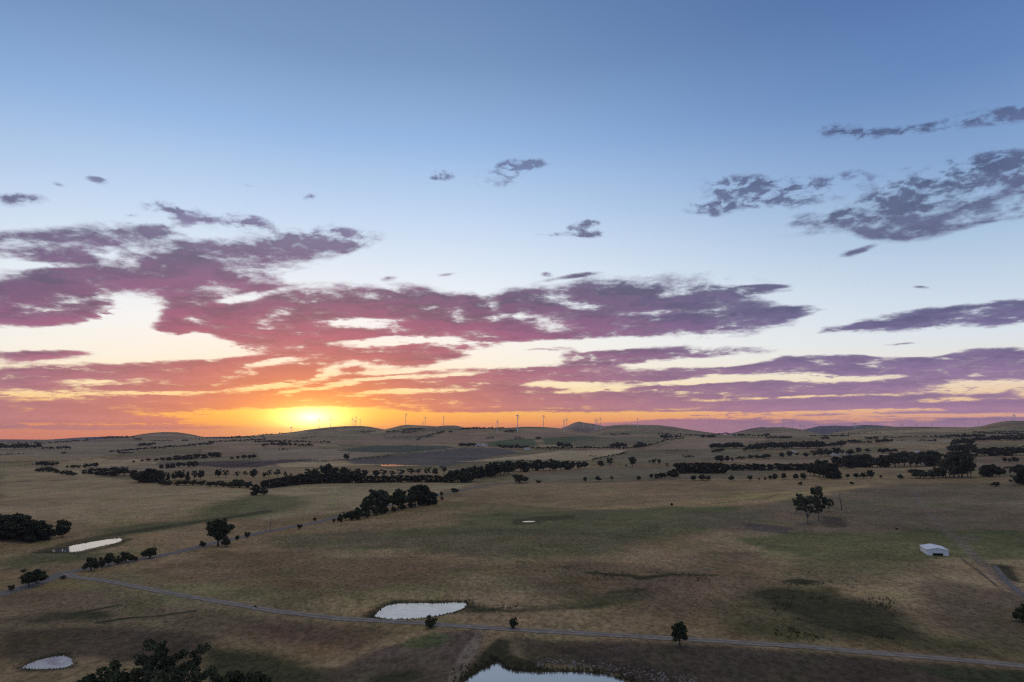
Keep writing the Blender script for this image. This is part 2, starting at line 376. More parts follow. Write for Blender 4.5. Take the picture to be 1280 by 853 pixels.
def land_raw(x, y):
    r = np.hypot(x, y)
    az = np.degrees(np.arctan2(x, y))
    front = sstep(np.abs(az), 130, 70)
    z0 = np.interp(r, [0, 1000, 1300, 1600, 2000, 2500, 3000, 3600, 9000, 50000], [0, 0, 2.5, 8.5, 20, 35, 46, 52, 54, 57])
    lowl = sstep(az, -17, -33)
    z0 = z0 * (1 - 0.18 * lowl)
    z = z0
    near = sstep(r, 90, 180) * (1 - 0.45 * sstep(r, 900, 2500))
    und = 4.6 * fbm(x, y, 210, 3, 3) + 1.1 * fbm(x, y, 70, 9, 2) + 4.0 * fbm(x, y, 800, 21, 2) * sstep(r, 300, 1000)
    z = z + und * near
    rough = 7.0 * fbm(x, y, 420, 51, 3) * sstep(r, 3200, 5000)
    for azs, zs, d, wf, wb in _RID:
        zt = np.interp(az, azs, zs, left=-1e4, right=-1e4)
        t = np.where(r < d, (d - r) / wf, (r - d) / wb)
        sh = np.where(t < 1, 0.5 + 0.5 * np.cos(np.pi * np.clip(t, 0, 1)), 0)
        bump = np.clip(zt - z0, 0, None) * sh
        z = np.maximum(z, z0 + bump + und * near * 0.6 * (1 - sh) + rough * np.minimum(bump / 25, 1))
    return z * front + (1 - front) * (z0 * 0.3 + und * near)


def poly_dist(x, y, P):
    """signed distance to a polygon, negative inside"""
    x = np.asarray(x, float); y = np.asarray(y, float)
    best = np.full(x.shape, 1e18); inside = np.zeros(x.shape, bool)
    n = len(P)
    for i in range(n):
        x1, y1 = P[i]; x2, y2 = P[(i + 1) % n]
        dx, dy = x2 - x1, y2 - y1
        t = np.clip(((x - x1) * dx + (y - y1) * dy) / (dx * dx + dy * dy + 1e-9), 0, 1)
        best = np.minimum(best, (x - x1 - t * dx) ** 2 + (y - y1 - t * dy) ** 2)
        c = ((y1 > y) != (y2 > y)) & (x < (x2 - x1) * (y - y1) / (y2 - y1 + 1e-12) + x1)
        inside ^= c
    d = np.sqrt(best)
    return np.where(inside, -d, d)


def land(x, y):
    x = np.asarray(x, float); y = np.asarray(y, float)
    z = land_raw(x, y)
    for P, zw, reach in PONDS.values():
        a = np.array(P)
        sel = (x > a[:, 0].min() - reach) & (x < a[:, 0].max() + reach) & (y > a[:, 1].min() - reach) & (y < a[:, 1].max() + reach)
        if not sel.any():
            continue
        d = poly_dist(x[sel], y[sel], P)
        k = reach / 14.0
        bank = np.where(d < 0, zw + np.clip(d * 0.35, -0.9, 0), zw + 0.28 * sstep(d, 0, 2.5 * k) + 0.12 * np.clip(d, 0, reach) / k * 0.2)
        w = sstep(d, reach, 2.0 * k)
        z[sel] = z[sel] * (1 - w) + bank * w
    return z


# the land sampled on rings round the camera: the ground sheet is built from this, and sight lines are traced on it
FINE = np.arange(-41.5, 41.51, 0.125)
AZ = np.concatenate([np.arange(-180, -41.5, 4.5), FINE, np.arange(44, 180, 4.5)])


def ring_radii():
    yy = np.concatenate([np.arange(895, 610, -0.7), np.arange(610, 560, -0.45), np.arange(560, 546, -0.35)])
    rr = []
    for p in yy:
        d = rays(640.0, p); rr.append(60.0 * math.hypot(d[0], d[1]) / -d[2])
    rr = np.array([r for r in rr if r < 2600])
    return np.concatenate([[6, 20, 40, 65, 95, 120, 140], rr, np.arange(rr[-1] + 45, 7200, 45), np.geomspace(7300, 21500, 60)])


RR = ring_radii()
_A, _R = np.meshgrid(np.radians(AZ), RR)
GX, GY = _R * np.sin(_A), _R * np.cos(_A)
GZ = land_raw(GX.ravel(), GY.ravel()).reshape(GX.shape)


def hit(px, py):
    """the point of the land seen at a place of the photograph"""
    d = rays(px, py); hd = math.hypot(d[0], d[1])
    az = math.degrees(math.atan2(d[0], d[1]))
    i = int(np.clip(np.searchsorted(AZ, az) - 1, 0, len(AZ) - 2)); f = (az - AZ[i]) / (AZ[i + 1] - AZ[i])
    z = GZ[:, i] * (1 - f) + GZ[:, i + 1] * f
    g = EYE[2] + RR * d[2] / hd - z
    bad = np.where((g < 0) & (RR > 50))[0]
    k = bad[0] if len(bad) else len(RR) - 1
    t = g[k - 1] / (g[k - 1] - g[k]) if g[k] < 0 else 1.0
    r = RR[k - 1] + (RR[k] - RR[k - 1]) * t
    return np.array([d[0] / hd * r, d[1] / hd * r, z[k - 1] * (1 - t) + z[k] * t])


def on_plane(px, py, z):
    d = rays(px, py)
    t = (z - EYE[2]) / d[2]
    return (EYE + t * d)[:2]


POND_PX = {
    'road_pond': ([(469, 771), (474, 764), (484, 757), (500, 754.6), (520, 754.2), (545, 754.6), (566, 753.4), (579, 753.2), (584, 755.5), (580, 760), (566, 765.5), (545, 770), (520, 773.5), (490, 774.2)], 14),
    'reed_pond': ([(576, 856), (590, 846), (602, 838), (614, 833), (621, 827.5), (628, 829), (634, 836), (648, 839.5), (672, 841), (700, 840.5), (730, 841), (756, 844), (775, 849), (788, 855), (800, 868), (770, 885), (700, 895), (620, 890), (570, 872)], 10),
    'oval_pond': ([(27, 835), (38, 829), (52, 824.5), (70, 820.5), (80, 820), (89, 824), (90, 831), (80, 835), (60, 836.5), (40, 836.5)], 10),
    'long_pond': ([(64, 689), (70, 686.5), (82, 685), (92, 682), (110, 678.5), (130, 675), (149, 673), (153, 674.5), (148, 678), (130, 682), (110, 686.5), (95, 690.5), (84, 690), (75, 690.5)], 16),
    'small_pond': ([(652, 652.8), (655, 651.8), (662, 651.3), (668, 651.5), (669, 652.4), (664, 652.9), (657, 653.1)], 14),
    'far_pond': ([(476, 582), (479, 580.4), (488, 580.4), (505, 581.6), (528, 582.3), (505, 582.6), (490, 582.9), (480, 583)], 30),
    'silver_pond': ([(-6, 566.2), (2, 565.2), (7, 566), (3, 567), (-6, 567.2)], 30),
}
for nm, (pp, reach) in POND_PX.items():
    c = np.mean(np.array(pp), axis=0)
    zc = hit(c[0], c[1])[2] - 0.25
    PONDS[nm] = ([tuple(on_plane(p[0], p[1], zc)) for p in pp], zc, reach)


GZ = land(GX.ravel(), GY.ravel()).reshape(GX.shape)


def G(px, py):
    return hit(px, py)


# ------------------------------------------------------------------ materials
def principled(name, color, rough=0.8, spec=0.3):
    mt = bpy.data.materials.new(name); mt.use_nodes = True
    b = mt.node_tree.nodes['Principled BSDF']
    b.inputs['Base Color'].default_value = (*color[:3], 1)
    b.inputs['Roughness'].default_value = rough
    b.inputs['Specular IOR Level'].default_value = spec
    return mt, b


def noisy(name, c1, c2, scale, rough=0.85, spec=0.2, detail=4.0, bump=0.0, coord='Object'):
    mt, b = principled(name, c1, rough, spec)
    nt = mt.node_tree
    tc = nt.nodes.new('ShaderNodeTexCoord')
    n = nt.nodes.new('ShaderNodeTexNoise'); n.inputs['Scale'].default_value = scale; n.inputs['Detail'].default_value = detail
    nt.links.new(tc.outputs[coord], n.inputs['Vector'])
    r = nt.nodes.new('ShaderNodeValToRGB')
    r.color_ramp.elements[0].position = 0.35; r.color_ramp.elements[1].position = 0.65
    r.color_ramp.elements[0].color = (*c1, 1); r.color_ramp.elements[1].color = (*c2, 1)
    nt.links.new(n.outputs['Fac'], r.inputs[0]); nt.links.new(r.outputs[0], b.inputs['Base Color'])
    if bump:
        bp = nt.nodes.new('ShaderNodeBump'); bp.inputs['Strength'].default_value = bump
        nt.links.new(n.outputs['Fac'], bp.inputs['Height']); nt.links.new(bp.outputs[0], b.inputs['Normal'])
    return mt


def ground_material():
    mt, b = principled('dry_grass', (0.2, 0.16, 0.1), 0.95, 0.05)
    nt = mt.node_tree; N = nt.nodes.new; L = nt.links.new
    at = N('ShaderNodeAttribute'); at.attribute_name = 'turf'
    ge = N('ShaderNodeNewGeometry')

    def nz(scale, detail, rough=0.6, dist=0.0, stretch=(1, 1, 1)):
        mp = N('ShaderNodeMapping'); L(ge.outputs['Position'], mp.inputs[0]); mp.inputs[3].default_value = stretch
        n = N('ShaderNodeTexNoise'); L(mp.outputs[0], n.inputs['Vector'])
        n.inputs['Scale'].default_value = scale; n.inputs['Detail'].default_value = detail
        n.inputs['Roughness'].default_value = rough; n.inputs['Distortion'].default_value = dist
        return n.outputs['Fac']

    def mr(x, a, bb, lo, hi):
        n = N('ShaderNodeMapRange'); n.interpolation_type = 'SMOOTHSTEP'; L(x, n.inputs[0])
        for i, v in ((1, a), (2, bb), (3, lo), (4, hi)):
            n.inputs[i].default_value = v
        return n.outputs[0]

    def mul(a, bb):
        n = N('ShaderNodeMath'); n.operation = 'MULTIPLY'; L(a, n.inputs[0]); L(bb, n.inputs[1]); return n.outputs[0]
    tuft = nz(0.55, 6, 0.75, 0.2, (1, 0.6, 1))
    patch = nz(0.045, 5, 0.62, 0.6)
    broad = nz(0.008, 4, 0.55, 0.4)
    val = mul(mul(mr(tuft, 0.34, 0.66, 0.6, 1.34), mr(patch, 0.32, 0.68, 0.84, 1.14)), mr(broad, 0.3, 0.7, 0.84, 1.15))
    m1 = N('ShaderNodeMix'); m1.data_type = 'RGBA'; m1.blend_type = 'MULTIPLY'; m1.inputs[0].default_value = 1
    L(at.outputs['Color'], m1.inputs[6])
    cc = N('ShaderNodeCombineColor'); L(val, cc.inputs[0]); L(val, cc.inputs[1]); L(val, cc.inputs[2]); L(cc.outputs[0], m1.inputs[7])
    # drifts of greener and redder growth
    m2 = N('ShaderNodeMix'); m2.data_type = 'RGBA'; m2.blend_type = 'MULTIPLY'
    L(mr(nz(0.022, 6, 0.65, 0.8), 0.45, 0.68, 0.0, 0.75), m2.inputs[0]); L(m1.outputs[2], m2.inputs[6]); m2.inputs[7].default_value = (0.72, 0.92, 0.66, 1)
    m3 = N('ShaderNodeMix'); m3.data_type = 'RGBA'; m3.blend_type = 'MULTIPLY'
    L(mr(nz(0.03, 6, 0.65, 0.5, (1.0, 1.3, 1)), 0.5, 0.72, 0.0, 0.7), m3.inputs[0]); L(m2.outputs[2], m3.inputs[6]); m3.inputs[7].default_value = (1.05, 0.88, 0.76, 1)
    L(m3.outputs[2], b.inputs['Base Color'])
    bp = N('ShaderNodeBump'); bp.inputs['Strength'].default_value = 0.7; bp.inputs['Distance'].default_value = 0.5
    L(tuft, bp.inputs['Height']); L(bp.outputs[0], b.inputs['Normal'])
    return mt


# ------------------------------------------------------------------ the ground: one sheet
def pxpoly(pts):
    return [tuple(G(*p)[:2]) for p in pts]


TAN, BROWN, GREEN, DKGREEN = (0.33, 0.238, 0.128), (0.22, 0.152, 0.084), (0.13, 0.15, 0.065), (0.045, 0.052, 0.026)
OLIVE, STRAW, PLOUGH, SLATE = (0.18, 0.168, 0.082), (0.52, 0.41, 0.25), (0.105, 0.075, 0.072), (0.125, 0.115, 0.115)
EARTH, LUSH, ROSE = (0.15, 0.115, 0.085), (0.085, 0.125, 0.045), (0.36, 0.245, 0.165)


def paint(x, y):
    n = len(x)
    r = np.hypot(x, y)
    c = np.empty((n, 3))
    f1 = fbm(x, y, 260, 31, 5, 0.55); f2 = fbm(x, y, 140, 47, 5, 0.6); f3 = fbm(x, y, 45, 61, 4, 0.6); f4 = fbm(x, y, 700, 77, 3, 0.5)
    base = np.array(TAN)
    c[:] = base

    def blend(w, col):
        w = np.clip(w, 0, 1)[:, None]
        c[:] = c * (1 - w) + np.array(col) * w
    blend(sstep(f1, -0.05, 0.45) * 0.6, BROWN)
    blend(sstep(f2, 0.0, 0.45) * 0.7, OLIVE)
    blend(sstep(f4 + 0.3 * f3, 0.1, 0.6) * 0.4, STRAW)

    def region(pts, col, k=1.0, soft=1.0, warp=0.0, skip=0.0):
        P = pxpoly(pts)
        a = np.array(P)
        mg = soft * 3 + warp * 2 + 5
        s = np.where((x > a[:, 0].min() - mg) & (x < a[:, 0].max() + mg) & (y > a[:, 1].min() - mg) & (y < a[:, 1].max() + mg))[0]
        if not len(s):
            return
        d = poly_dist(x[s], y[s], P)
        if warp:
            d = d + warp * (f3[s] * 1.2 + f2[s])
        w = sstep(d, soft, -soft) * k
        if skip:
            w = w * sstep(f3[s] + 0.6 * f2[s], skip, skip + 0.35)
        c[s] = c[s] * (1 - w[:, None]) + np.array(col) * w[:, None]

    def streak(pts, width, col, k=1.0, warp=0.0, soft=0.6):
        P = [tuple(G(*p)[:2]) for p in pts]
        a = np.array(P)
        mg = width * 2 + warp * 2 + 5
        s = np.where((x > a[:, 0].min() - mg) & (x < a[:, 0].max() + mg) & (y > a[:, 1].min() - mg) & (y < a[:, 1].max() + mg))[0]
        if not len(s):
            return
        best = np.full(len(s), 1e18)
        for (x1, y1), (x2, y2) in zip(P[:-1], P[1:]):
            dx, dy = x2 - x1, y2 - y1
            t = np.clip(((x[s] - x1) * dx + (y[s] - y1) * dy) / (dx * dx + dy * dy + 1e-9), 0, 1)
            best = np.minimum(best, (x[s] - x1 - t * dx) ** 2 + (y[s] - y1 - t * dy) ** 2)
        d = np.sqrt(best) + warp * (f3[s] + 0.5 * f2[s])
        w = sstep(d, width, width * soft) * k
        c[s] = c[s] * (1 - w[:, None]) + np.array(col) * w[:, None]

    # ---- paddocks on the plain and the rise: each with its own growth, a fence bank between
    ca, sa = math.cos(0.42), math.sin(0.42)
    u = (x * ca + y * sa + 40 * f4) / 330.0; v = (-x * sa + y * ca + 40 * f1) / 230.0
    iv = np.floor(v).astype(int); off = np.random.default_rng(71).uniform(0, 1, 256)
    u = u + off[iv % 256]; iu = np.floor(u).astype(int)
    tab = np.random.default_rng(72).uniform(0, 1, (256, 256)); k1 = tab[iu % 256, iv % 256]; k2 = tab[(iu + 99) % 256, (iv + 31) % 256]
    wf = sstep(r, 950, 1300)
    c *= (1 + wf * (0.84 + 0.62 * k1 - 1))[:, None]
    blend(wf * (k2 > 0.72) * 0.45, (0.15, 0.16, 0.085)); blend(wf * (k2 < 0.22) * 0.5, (0.27, 0.185, 0.145))
    du = np.minimum(u - iu, 1 - (u - iu)) * 330; dv = np.minimum(v - iv, 1 - (v - iv)) * 230
    blend(wf * sstep(np.minimum(du, dv), 7, 3) * 0.5, (0.09, 0.08, 0.055))
    # ---- far paddocks on the rise
    region([(0, 556), (140, 553), (250, 550), (300, 556), (200, 560), (90, 575), (0, 570)], (0.33, 0.26, 0.18), 0.8, 20)
    region([(265, 556), (420, 548), (440, 552), (330, 560), (280, 566)], ROSE, 0.7, 25)
    region([(320, 563), (430, 561), (500, 566), (440, 574), (330, 579)], (0.37, 0.285, 0.20), 0.9, 10)
    region([(200, 579), (320, 576.5), (375, 574), (400, 575), (350, 579.5), (320, 584.5), (280, 585)], PLOUGH, 1.0, 5)
    region([(420, 563.5), (440, 560), (470, 557.3), (560, 557.6), (572, 559.5), (520, 565.5), (470, 566)], (0.085, 0.105, 0.075), 0.95, 6)
    region([(430, 575), (490, 571), (560, 561), (615, 560), (640, 563), (650, 567), (600, 574), (560, 583), (500, 581), (440, 580)], SLATE, 0.9, 6)
    region([(640, 571), (700, 563.5), (785, 563), (770, 569), (740, 575), (640, 575), (560, 578)], STRAW, 0.95, 5)
    region([(450, 546), (560, 545), (640, 542), (800, 544), (800, 548), (640, 549), (560, 556), (450, 556)], ROSE, 0.75, 30)
    region([(480, 548), (540, 544.5), (545, 547), (520, 549.5), (480, 549)], (0.10, 0.115, 0.075), 0.7, 15)
    region([(612, 553), (640, 548.5), (668, 549), (672, 558), (640, 560), (606, 558)], (0.085, 0.125, 0.055), 0.9, 10)
    region([(678, 548), (720, 545.8), (765, 546.5), (745, 551), (700, 556), (680, 556)], (0.085, 0.125, 0.055), 0.9, 10)
    region([(720, 550), (780, 546.5), (830, 547), (815, 555), (760, 558), (700, 558)], (0.19, 0.17, 0.10), 0.8, 10)
    region([(815, 562), (840, 553), (870, 549), (960, 548.5), (955, 551), (890, 556), (888, 562)], (0.38, 0.275, 0.19), 0.95, 6)
    region([(640, 596), (760, 585), (900, 580), (1000, 585), (900, 600), (760, 602), (640, 604)], (0.245, 0.21, 0.135), 0.8, 12)
    region([(760, 570), (880, 564), (960, 566), (890, 576), (800, 580)], (0.27, 0.225, 0.15), 0.7, 10)
    region([(1000, 565), (1100, 560), (1120, 562), (1060, 570), (1000, 570)], OLIVE, 0.7, 12)
    region([(1115, 549.5), (1190, 549), (1190, 553), (1110, 557)], (0.38, 0.30, 0.21), 0.8, 10)
    # ---- the middle paddocks
    region([(0, 590), (90, 588), (170, 604), (300, 610), (320, 620), (250, 640), (120, 655), (0, 645)], (0.45, 0.335, 0.19), 0.88, 8, 10)
    region([(330, 606), (460, 603), (600, 603), (560, 612), (540, 620), (430, 640), (330, 650), (300, 640)], (0.43, 0.34, 0.195), 0.88, 5, 6)
    region([(265, 632), (320, 617), (375, 622), (390, 632), (330, 645), (240, 652)], LUSH, 0.62, 14, 10)
    region([(0, 700), (60, 690), (150, 692), (60, 705), (0, 716)], (0.08, 0.115, 0.05), 0.7, 8, 6)
    region([(110, 663), (200, 653), (260, 650), (230, 660), (150, 668)], (0.085, 0.11, 0.05), 0.7, 8, 6)
    streak([(60, 690), (110, 675), (155, 667), (230, 655), (330, 640)], 9, DKGREEN, 0.7, 3)
    streak([(60, 690), (100, 692), (140, 683), (160, 674)], 4, DKGREEN, 0.7, 1.5)
    region([(640, 604), (800, 602), (1000, 598), (1130, 597), (1100, 608), (960, 622), (800, 632), (700, 636), (560, 626), (600, 612)], (0.37, 0.265, 0.145), 0.8, 5, 6)
    region([(690, 637), (830, 628), (960, 616), (1090, 604), (1070, 611), (960, 628), (820, 637)], (0.46, 0.335, 0.165), 0.85, 3, 4)
    region([(560, 640), (740, 638), (900, 634), (970, 640), (900, 665), (760, 672), (560, 672)], (0.14, 0.16, 0.075), 0.75, 10, 16)
    region([(850, 645), (960, 632), (1130, 606), (1280, 604), (1400, 608), (1400, 660), (1100, 668), (900, 665)], (0.19, 0.15, 0.105), 0.7, 12, 10)
    region([(900, 672), (1000, 665), (1150, 664), (1280, 665), (1400, 665), (1400, 700), (1180, 700), (1000, 700)], (0.135, 0.15, 0.06), 0.8, 8, 14)
    region([(980, 690), (1150, 695), (1180, 720), (1000, 730)], (0.17, 0.15, 0.08), 0.6, 10, 10)
    region([(340, 672), (460, 662), (640, 660), (800, 668), (790, 690), (640, 700), (520, 685), (380, 690)], (0.145, 0.14, 0.078), 0.7, 10, 12)
    region([(260, 690), (400, 690), (540, 700), (640, 705), (560, 735), (400, 745), (260, 735), (150, 715)], (0.225, 0.155, 0.092), 0.75, 10, 12)
    region([(640, 700), (800, 705), (900, 720), (830, 750), (700, 750), (600, 735)], (0.20, 0.138, 0.088), 0.7, 10, 12)
    region([(860, 690), (960, 690), (940, 745), (860, 775), (760, 765)], (0.205, 0.148, 0.095), 0.6, 10, 12)
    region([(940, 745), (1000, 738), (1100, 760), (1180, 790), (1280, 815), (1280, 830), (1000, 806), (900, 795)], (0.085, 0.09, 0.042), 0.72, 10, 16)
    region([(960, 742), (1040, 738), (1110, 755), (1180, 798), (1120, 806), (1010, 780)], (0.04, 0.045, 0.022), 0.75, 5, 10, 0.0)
    region([(1150, 720), (1280, 745), (1400, 760), (1400, 830), (1250, 810), (1150, 780)], (0.17, 0.125, 0.085), 0.8, 8, 8)
    # ---- below the track: soil and grass, the lowest darkened in colour for lens falloff
    region([(0, 745), (140, 735), (300, 765), (400, 778), (430, 800), (300, 800), (100, 790), (0, 780)], (0.21, 0.16, 0.10), 0.7, 8, 8)
    region([(0, 775), (60, 765), (140, 762), (150, 770), (60, 785), (0, 788)], (0.05, 0.058, 0.028), 0.9, 3, 4, -0.2)
    streak([(90, 768), (120, 762), (148, 757)], 2.0, DKGREEN, 0.9, 0.8)
    streak([(125, 778), (160, 773), (200, 770), (242, 764)], 2.2, DKGREEN, 0.9, 1.2)
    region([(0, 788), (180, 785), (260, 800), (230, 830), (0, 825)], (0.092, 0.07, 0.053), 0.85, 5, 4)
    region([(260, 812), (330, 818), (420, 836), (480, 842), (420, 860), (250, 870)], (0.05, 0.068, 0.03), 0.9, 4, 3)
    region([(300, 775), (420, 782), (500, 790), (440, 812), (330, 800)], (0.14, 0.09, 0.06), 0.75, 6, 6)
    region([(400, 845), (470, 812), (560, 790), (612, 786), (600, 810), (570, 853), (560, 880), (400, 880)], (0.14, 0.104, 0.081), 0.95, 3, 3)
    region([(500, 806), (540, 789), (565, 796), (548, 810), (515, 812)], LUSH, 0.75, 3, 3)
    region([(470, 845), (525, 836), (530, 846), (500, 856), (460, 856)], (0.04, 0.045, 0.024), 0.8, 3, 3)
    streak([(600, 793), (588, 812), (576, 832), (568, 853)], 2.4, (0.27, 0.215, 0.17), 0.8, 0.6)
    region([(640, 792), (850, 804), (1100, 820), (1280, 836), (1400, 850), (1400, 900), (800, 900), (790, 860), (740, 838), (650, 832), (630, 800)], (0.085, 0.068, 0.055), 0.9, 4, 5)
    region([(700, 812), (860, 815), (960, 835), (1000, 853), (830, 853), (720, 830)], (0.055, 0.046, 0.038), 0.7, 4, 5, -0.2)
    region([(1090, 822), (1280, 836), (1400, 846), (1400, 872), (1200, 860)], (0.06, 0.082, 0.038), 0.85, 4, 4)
    # wet ground and rushes in the hollows and round the ponds
    region([(585, 757), (640, 760), (720, 757), (760, 754), (745, 762), (640, 768), (575, 768)], DKGREEN, 0.9, 3, 3)
    region([(452, 771), (470, 756), (490, 749), (545, 749), (590, 750), (605, 760), (570, 768), (470, 778)], (0.055, 0.056, 0.03), 0.9, 2.5, 2)
    region([(565, 862), (585, 838), (606, 812), (618, 797), (642, 800), (640, 818), (680, 834), (745, 838), (800, 858), (800, 880), (560, 885)], (0.045, 0.044, 0.024), 0.95, 1.5, 1.5)
    region([(15, 836), (40, 824), (75, 814), (97, 822), (100, 836), (60, 842), (20, 842)], (0.055, 0.055, 0.032), 0.85, 2, 2)
    streak([(735, 716), (765, 718.5), (790, 720)], 3.0, (0.05, 0.058, 0.026), 0.9, 2.5)
    streak([(800, 723), (840, 718.5), (895, 719)], 3.2, (0.05, 0.058, 0.026), 0.9, 2.5)
    streak([(765, 741), (790, 740), (800, 737)], 2.2, (0.06, 0.066, 0.03), 0.7, 1.5)
    region([(690, 708), (725, 706), (710, 712)], DKGREEN, 0.7, 2, 2)
    region([(640, 755), (740, 750), (760, 745), (800, 738), (810, 745), (760, 760), (640, 766)], (0.085, 0.088, 0.045), 0.7, 4, 5)
    region([(976, 727), (1000, 724), (1028, 727), (1000, 730)], DKGREEN, 0.9, 1.5, 2)
    region([(790, 658), (825, 656), (825, 672), (785, 674)], (0.055, 0.065, 0.03), 0.7, 4, 6, -0.05)
    region([(930, 655), (960, 656), (990, 660), (985, 668), (940, 664)], (0.11, 0.09, 0.085), 0.8, 3, 3)
    region([(1025, 645), (1055, 648), (1058, 660), (1035, 660)], (0.075, 0.06, 0.055), 0.7, 3, 3)
    region([(640, 650), (680, 645), (720, 643), (715, 648), (670, 655), (640, 657)], (0.06, 0.062, 0.035), 0.7, 3, 3)
    region([(1240, 705), (1262, 708), (1275, 728), (1250, 725)], (0.035, 0.045, 0.022), 0.9, 2, 2)
    streak([(690, 640), (740, 638), (800, 640), (870, 632), (960, 622), (1050, 607)], 1.6, (0.10, 0.088, 0.06), 0.6, 0.6)
    streak([(400, 612), (460, 608), (560, 606), (625, 604)], 2.5, (0.15, 0.13, 0.09), 0.6, 0.8)
    for yy in (611, 615, 620, 626):
        streak([(380, yy), (450, yy - 1), (520, yy - 2)], 2.0, (0.125, 0.11, 0.075), 0.45, 1.5)
    # worn vehicle tracks on the right
    streak([(1140, 612), (1150, 628), (1163, 645), (1182, 662), (1200, 678), (1222, 700), (1242, 716), (1262, 732), (1290, 752)], 3.4, (0.235, 0.19, 0.15), 0.75, 0.8)
    region([(1196, 671), (1212, 667), (1228, 674), (1214, 678)], (0.24, 0.20, 0.15), 0.7, 1.5, 1.5)
    streak([(1203, 700), (1225, 716), (1246, 733)], 0.7, (0.08, 0.07, 0.05), 0.8)
    for (a, b) in (((410, 686), (440, 683)), ((330, 665), (395, 660))):
        streak([a, b], 1.2, (0.11, 0.09, 0.065), 0.5, 0.6)
    # hedge banks and boundary lines between the far paddocks
    for pts, wd in (([(0, 603), (60, 601), (93, 600)], 5), ([(380, 578), (445, 574), (490, 570.5)], 5), ([(640, 603.5), (800, 601.5), (1000, 600), (1130, 598)], 1.8), ([(815, 563.5), (950, 563.5)], 4),
                    ([(760, 578), (900, 575)], 3), ([(1000, 599.5), (1240, 597)], 2.0), ([(0, 579), (60, 577), (130, 572)], 5), ([(870, 547.5), (970, 547.5)], 8)):
        streak(pts, wd, (0.07, 0.06, 0.045), 0.75, 0.8)
    streak([(545, 564), (560, 562.5), (575, 560)], 3, STRAW, 0.8)
    streak([(480, 567), (520, 565.5), (572, 559.3)], 3.5, (0.33, 0.27, 0.2), 0.8)
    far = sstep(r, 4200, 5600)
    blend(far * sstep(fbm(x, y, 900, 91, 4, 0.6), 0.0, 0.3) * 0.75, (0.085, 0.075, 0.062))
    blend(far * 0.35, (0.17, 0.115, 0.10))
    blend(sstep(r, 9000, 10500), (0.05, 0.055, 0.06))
    return c


def build_ground():
    R = _R
    x, y, z = GX.ravel(), GY.ravel(), GZ.ravel()
    nr, na = R.shape
    V = np.column_stack([x, y, z])
    V = np.vstack([V, [[0, 0, float(land(np.array([0.0]), np.array([0.0]))[0])]]])
    i = np.arange(nr - 1)[:, None]; j = np.arange(na)[None, :]; jn = (j + 1) % na
    Q = np.stack([i * na + j, i * na + jn, (i + 1) * na + jn, (i + 1) * na + j], -1).reshape(-1, 4)[:, ::-1]
    me = bpy.data.meshes.new('ground')
    tri = np.array([[nr * na, k, (k + 1) % na] for k in range(na)])[:, ::-1]
    me.vertices.add(len(V)); me.vertices.foreach_set('co', V.ravel())
    nl = Q.size + tri.size
    me.loops.add(nl); me.loops.foreach_set('vertex_index', np.concatenate([Q.ravel(), tri.ravel()]).astype(np.int32))
    npoly = len(Q) + len(tri)
    me.polygons.add(npoly)
    ls = np.concatenate([np.arange(len(Q)) * 4, Q.size + np.arange(len(tri)) * 3]).astype(np.int32)
    me.polygons.foreach_set('loop_start', ls)
    me.update(calc_edges=True); me.validate()
    me.polygons.foreach_set('use_smooth', np.ones(npoly, bool))
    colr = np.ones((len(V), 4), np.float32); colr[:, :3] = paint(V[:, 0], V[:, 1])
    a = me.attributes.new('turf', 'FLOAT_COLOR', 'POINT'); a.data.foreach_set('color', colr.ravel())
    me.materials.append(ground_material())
    o = bpy.data.objects.new('ground', me); COL.objects.link(o); o['kind'] = 'structure'
    return o


build_ground()


def mesh_obj(name, verts, faces, mat, parent=None, smooth=False):
    me = bpy.data.meshes.new(name); me.from_pydata([tuple(map(float, v)) for v in verts], [], faces); me.update()
    if smooth:
        me.polygons.foreach_set('use_smooth', np.ones(len(me.polygons), bool))
    if mat:
        me.materials.append(mat)
    o = bpy.data.objects.new(name, me); COL.objects.link(o)
    if parent:
        o.parent = parent
    return o


# ------------------------------------------------------------------ water
def water_material():
    mt, b = principled('pond_water', (0.16, 0.17, 0.17), 0.04, 0.5)
    b.inputs['IOR'].default_value = 3.2
    nt = mt.node_tree
    ge = nt.nodes.new('ShaderNodeNewGeometry')
    n = nt.nodes.new('ShaderNodeTexNoise'); n.inputs['Scale'].default_value = 0.35; n.inputs['Detail'].default_value = 3
    nt.links.new(ge.outputs['Position'], n.inputs['Vector'])
    n2 = nt.nodes.new('ShaderNodeTexNoise'); n2.inputs['Scale'].default_value = 1.6; n2.inputs['Detail'].default_value = 4
    nt.links.new(ge.outputs['Position'], n2.inputs['Vector'])
    bp = nt.nodes.new('ShaderNodeBump'); bp.inputs['Strength'].default_value = 0.04; bp.inputs['Distance'].default_value = 0.1
    nt.links.new(n2.outputs['Fac'], bp.inputs['Height']); nt.links.new(bp.outputs[0], b.inputs['Normal'])
    r = nt.nodes.new('ShaderNodeMapRange'); r.inputs[1].default_value = 0.4; r.inputs[2].default_value = 0.7; r.inputs[3].default_value = 0.03; r.inputs[4].default_value = 0.13
    nt.links.new(n.outputs['Fac'], r.inputs[0]); nt.links.new(r.outputs[0], b.inputs['Roughness'])
    return mt


WATER = water_material()


def smooth_poly(P, n=4):
    out = []
    L = len(P)
    for i in range(L):
        p0, p1, p2, p3 = [np.array(P[(i + k) % L]) for k in (-1, 0, 1, 2)]
        for k in range(n):
            t = k / n
            out.append(0.5 * ((2 * p1) + (-p0 + p2) * t + (2 * p0 - 5 * p1 + 4 * p2 - p3) * t * t + (-p0 + 3 * p1 - 3 * p2 + p3) * t ** 3))
    return out


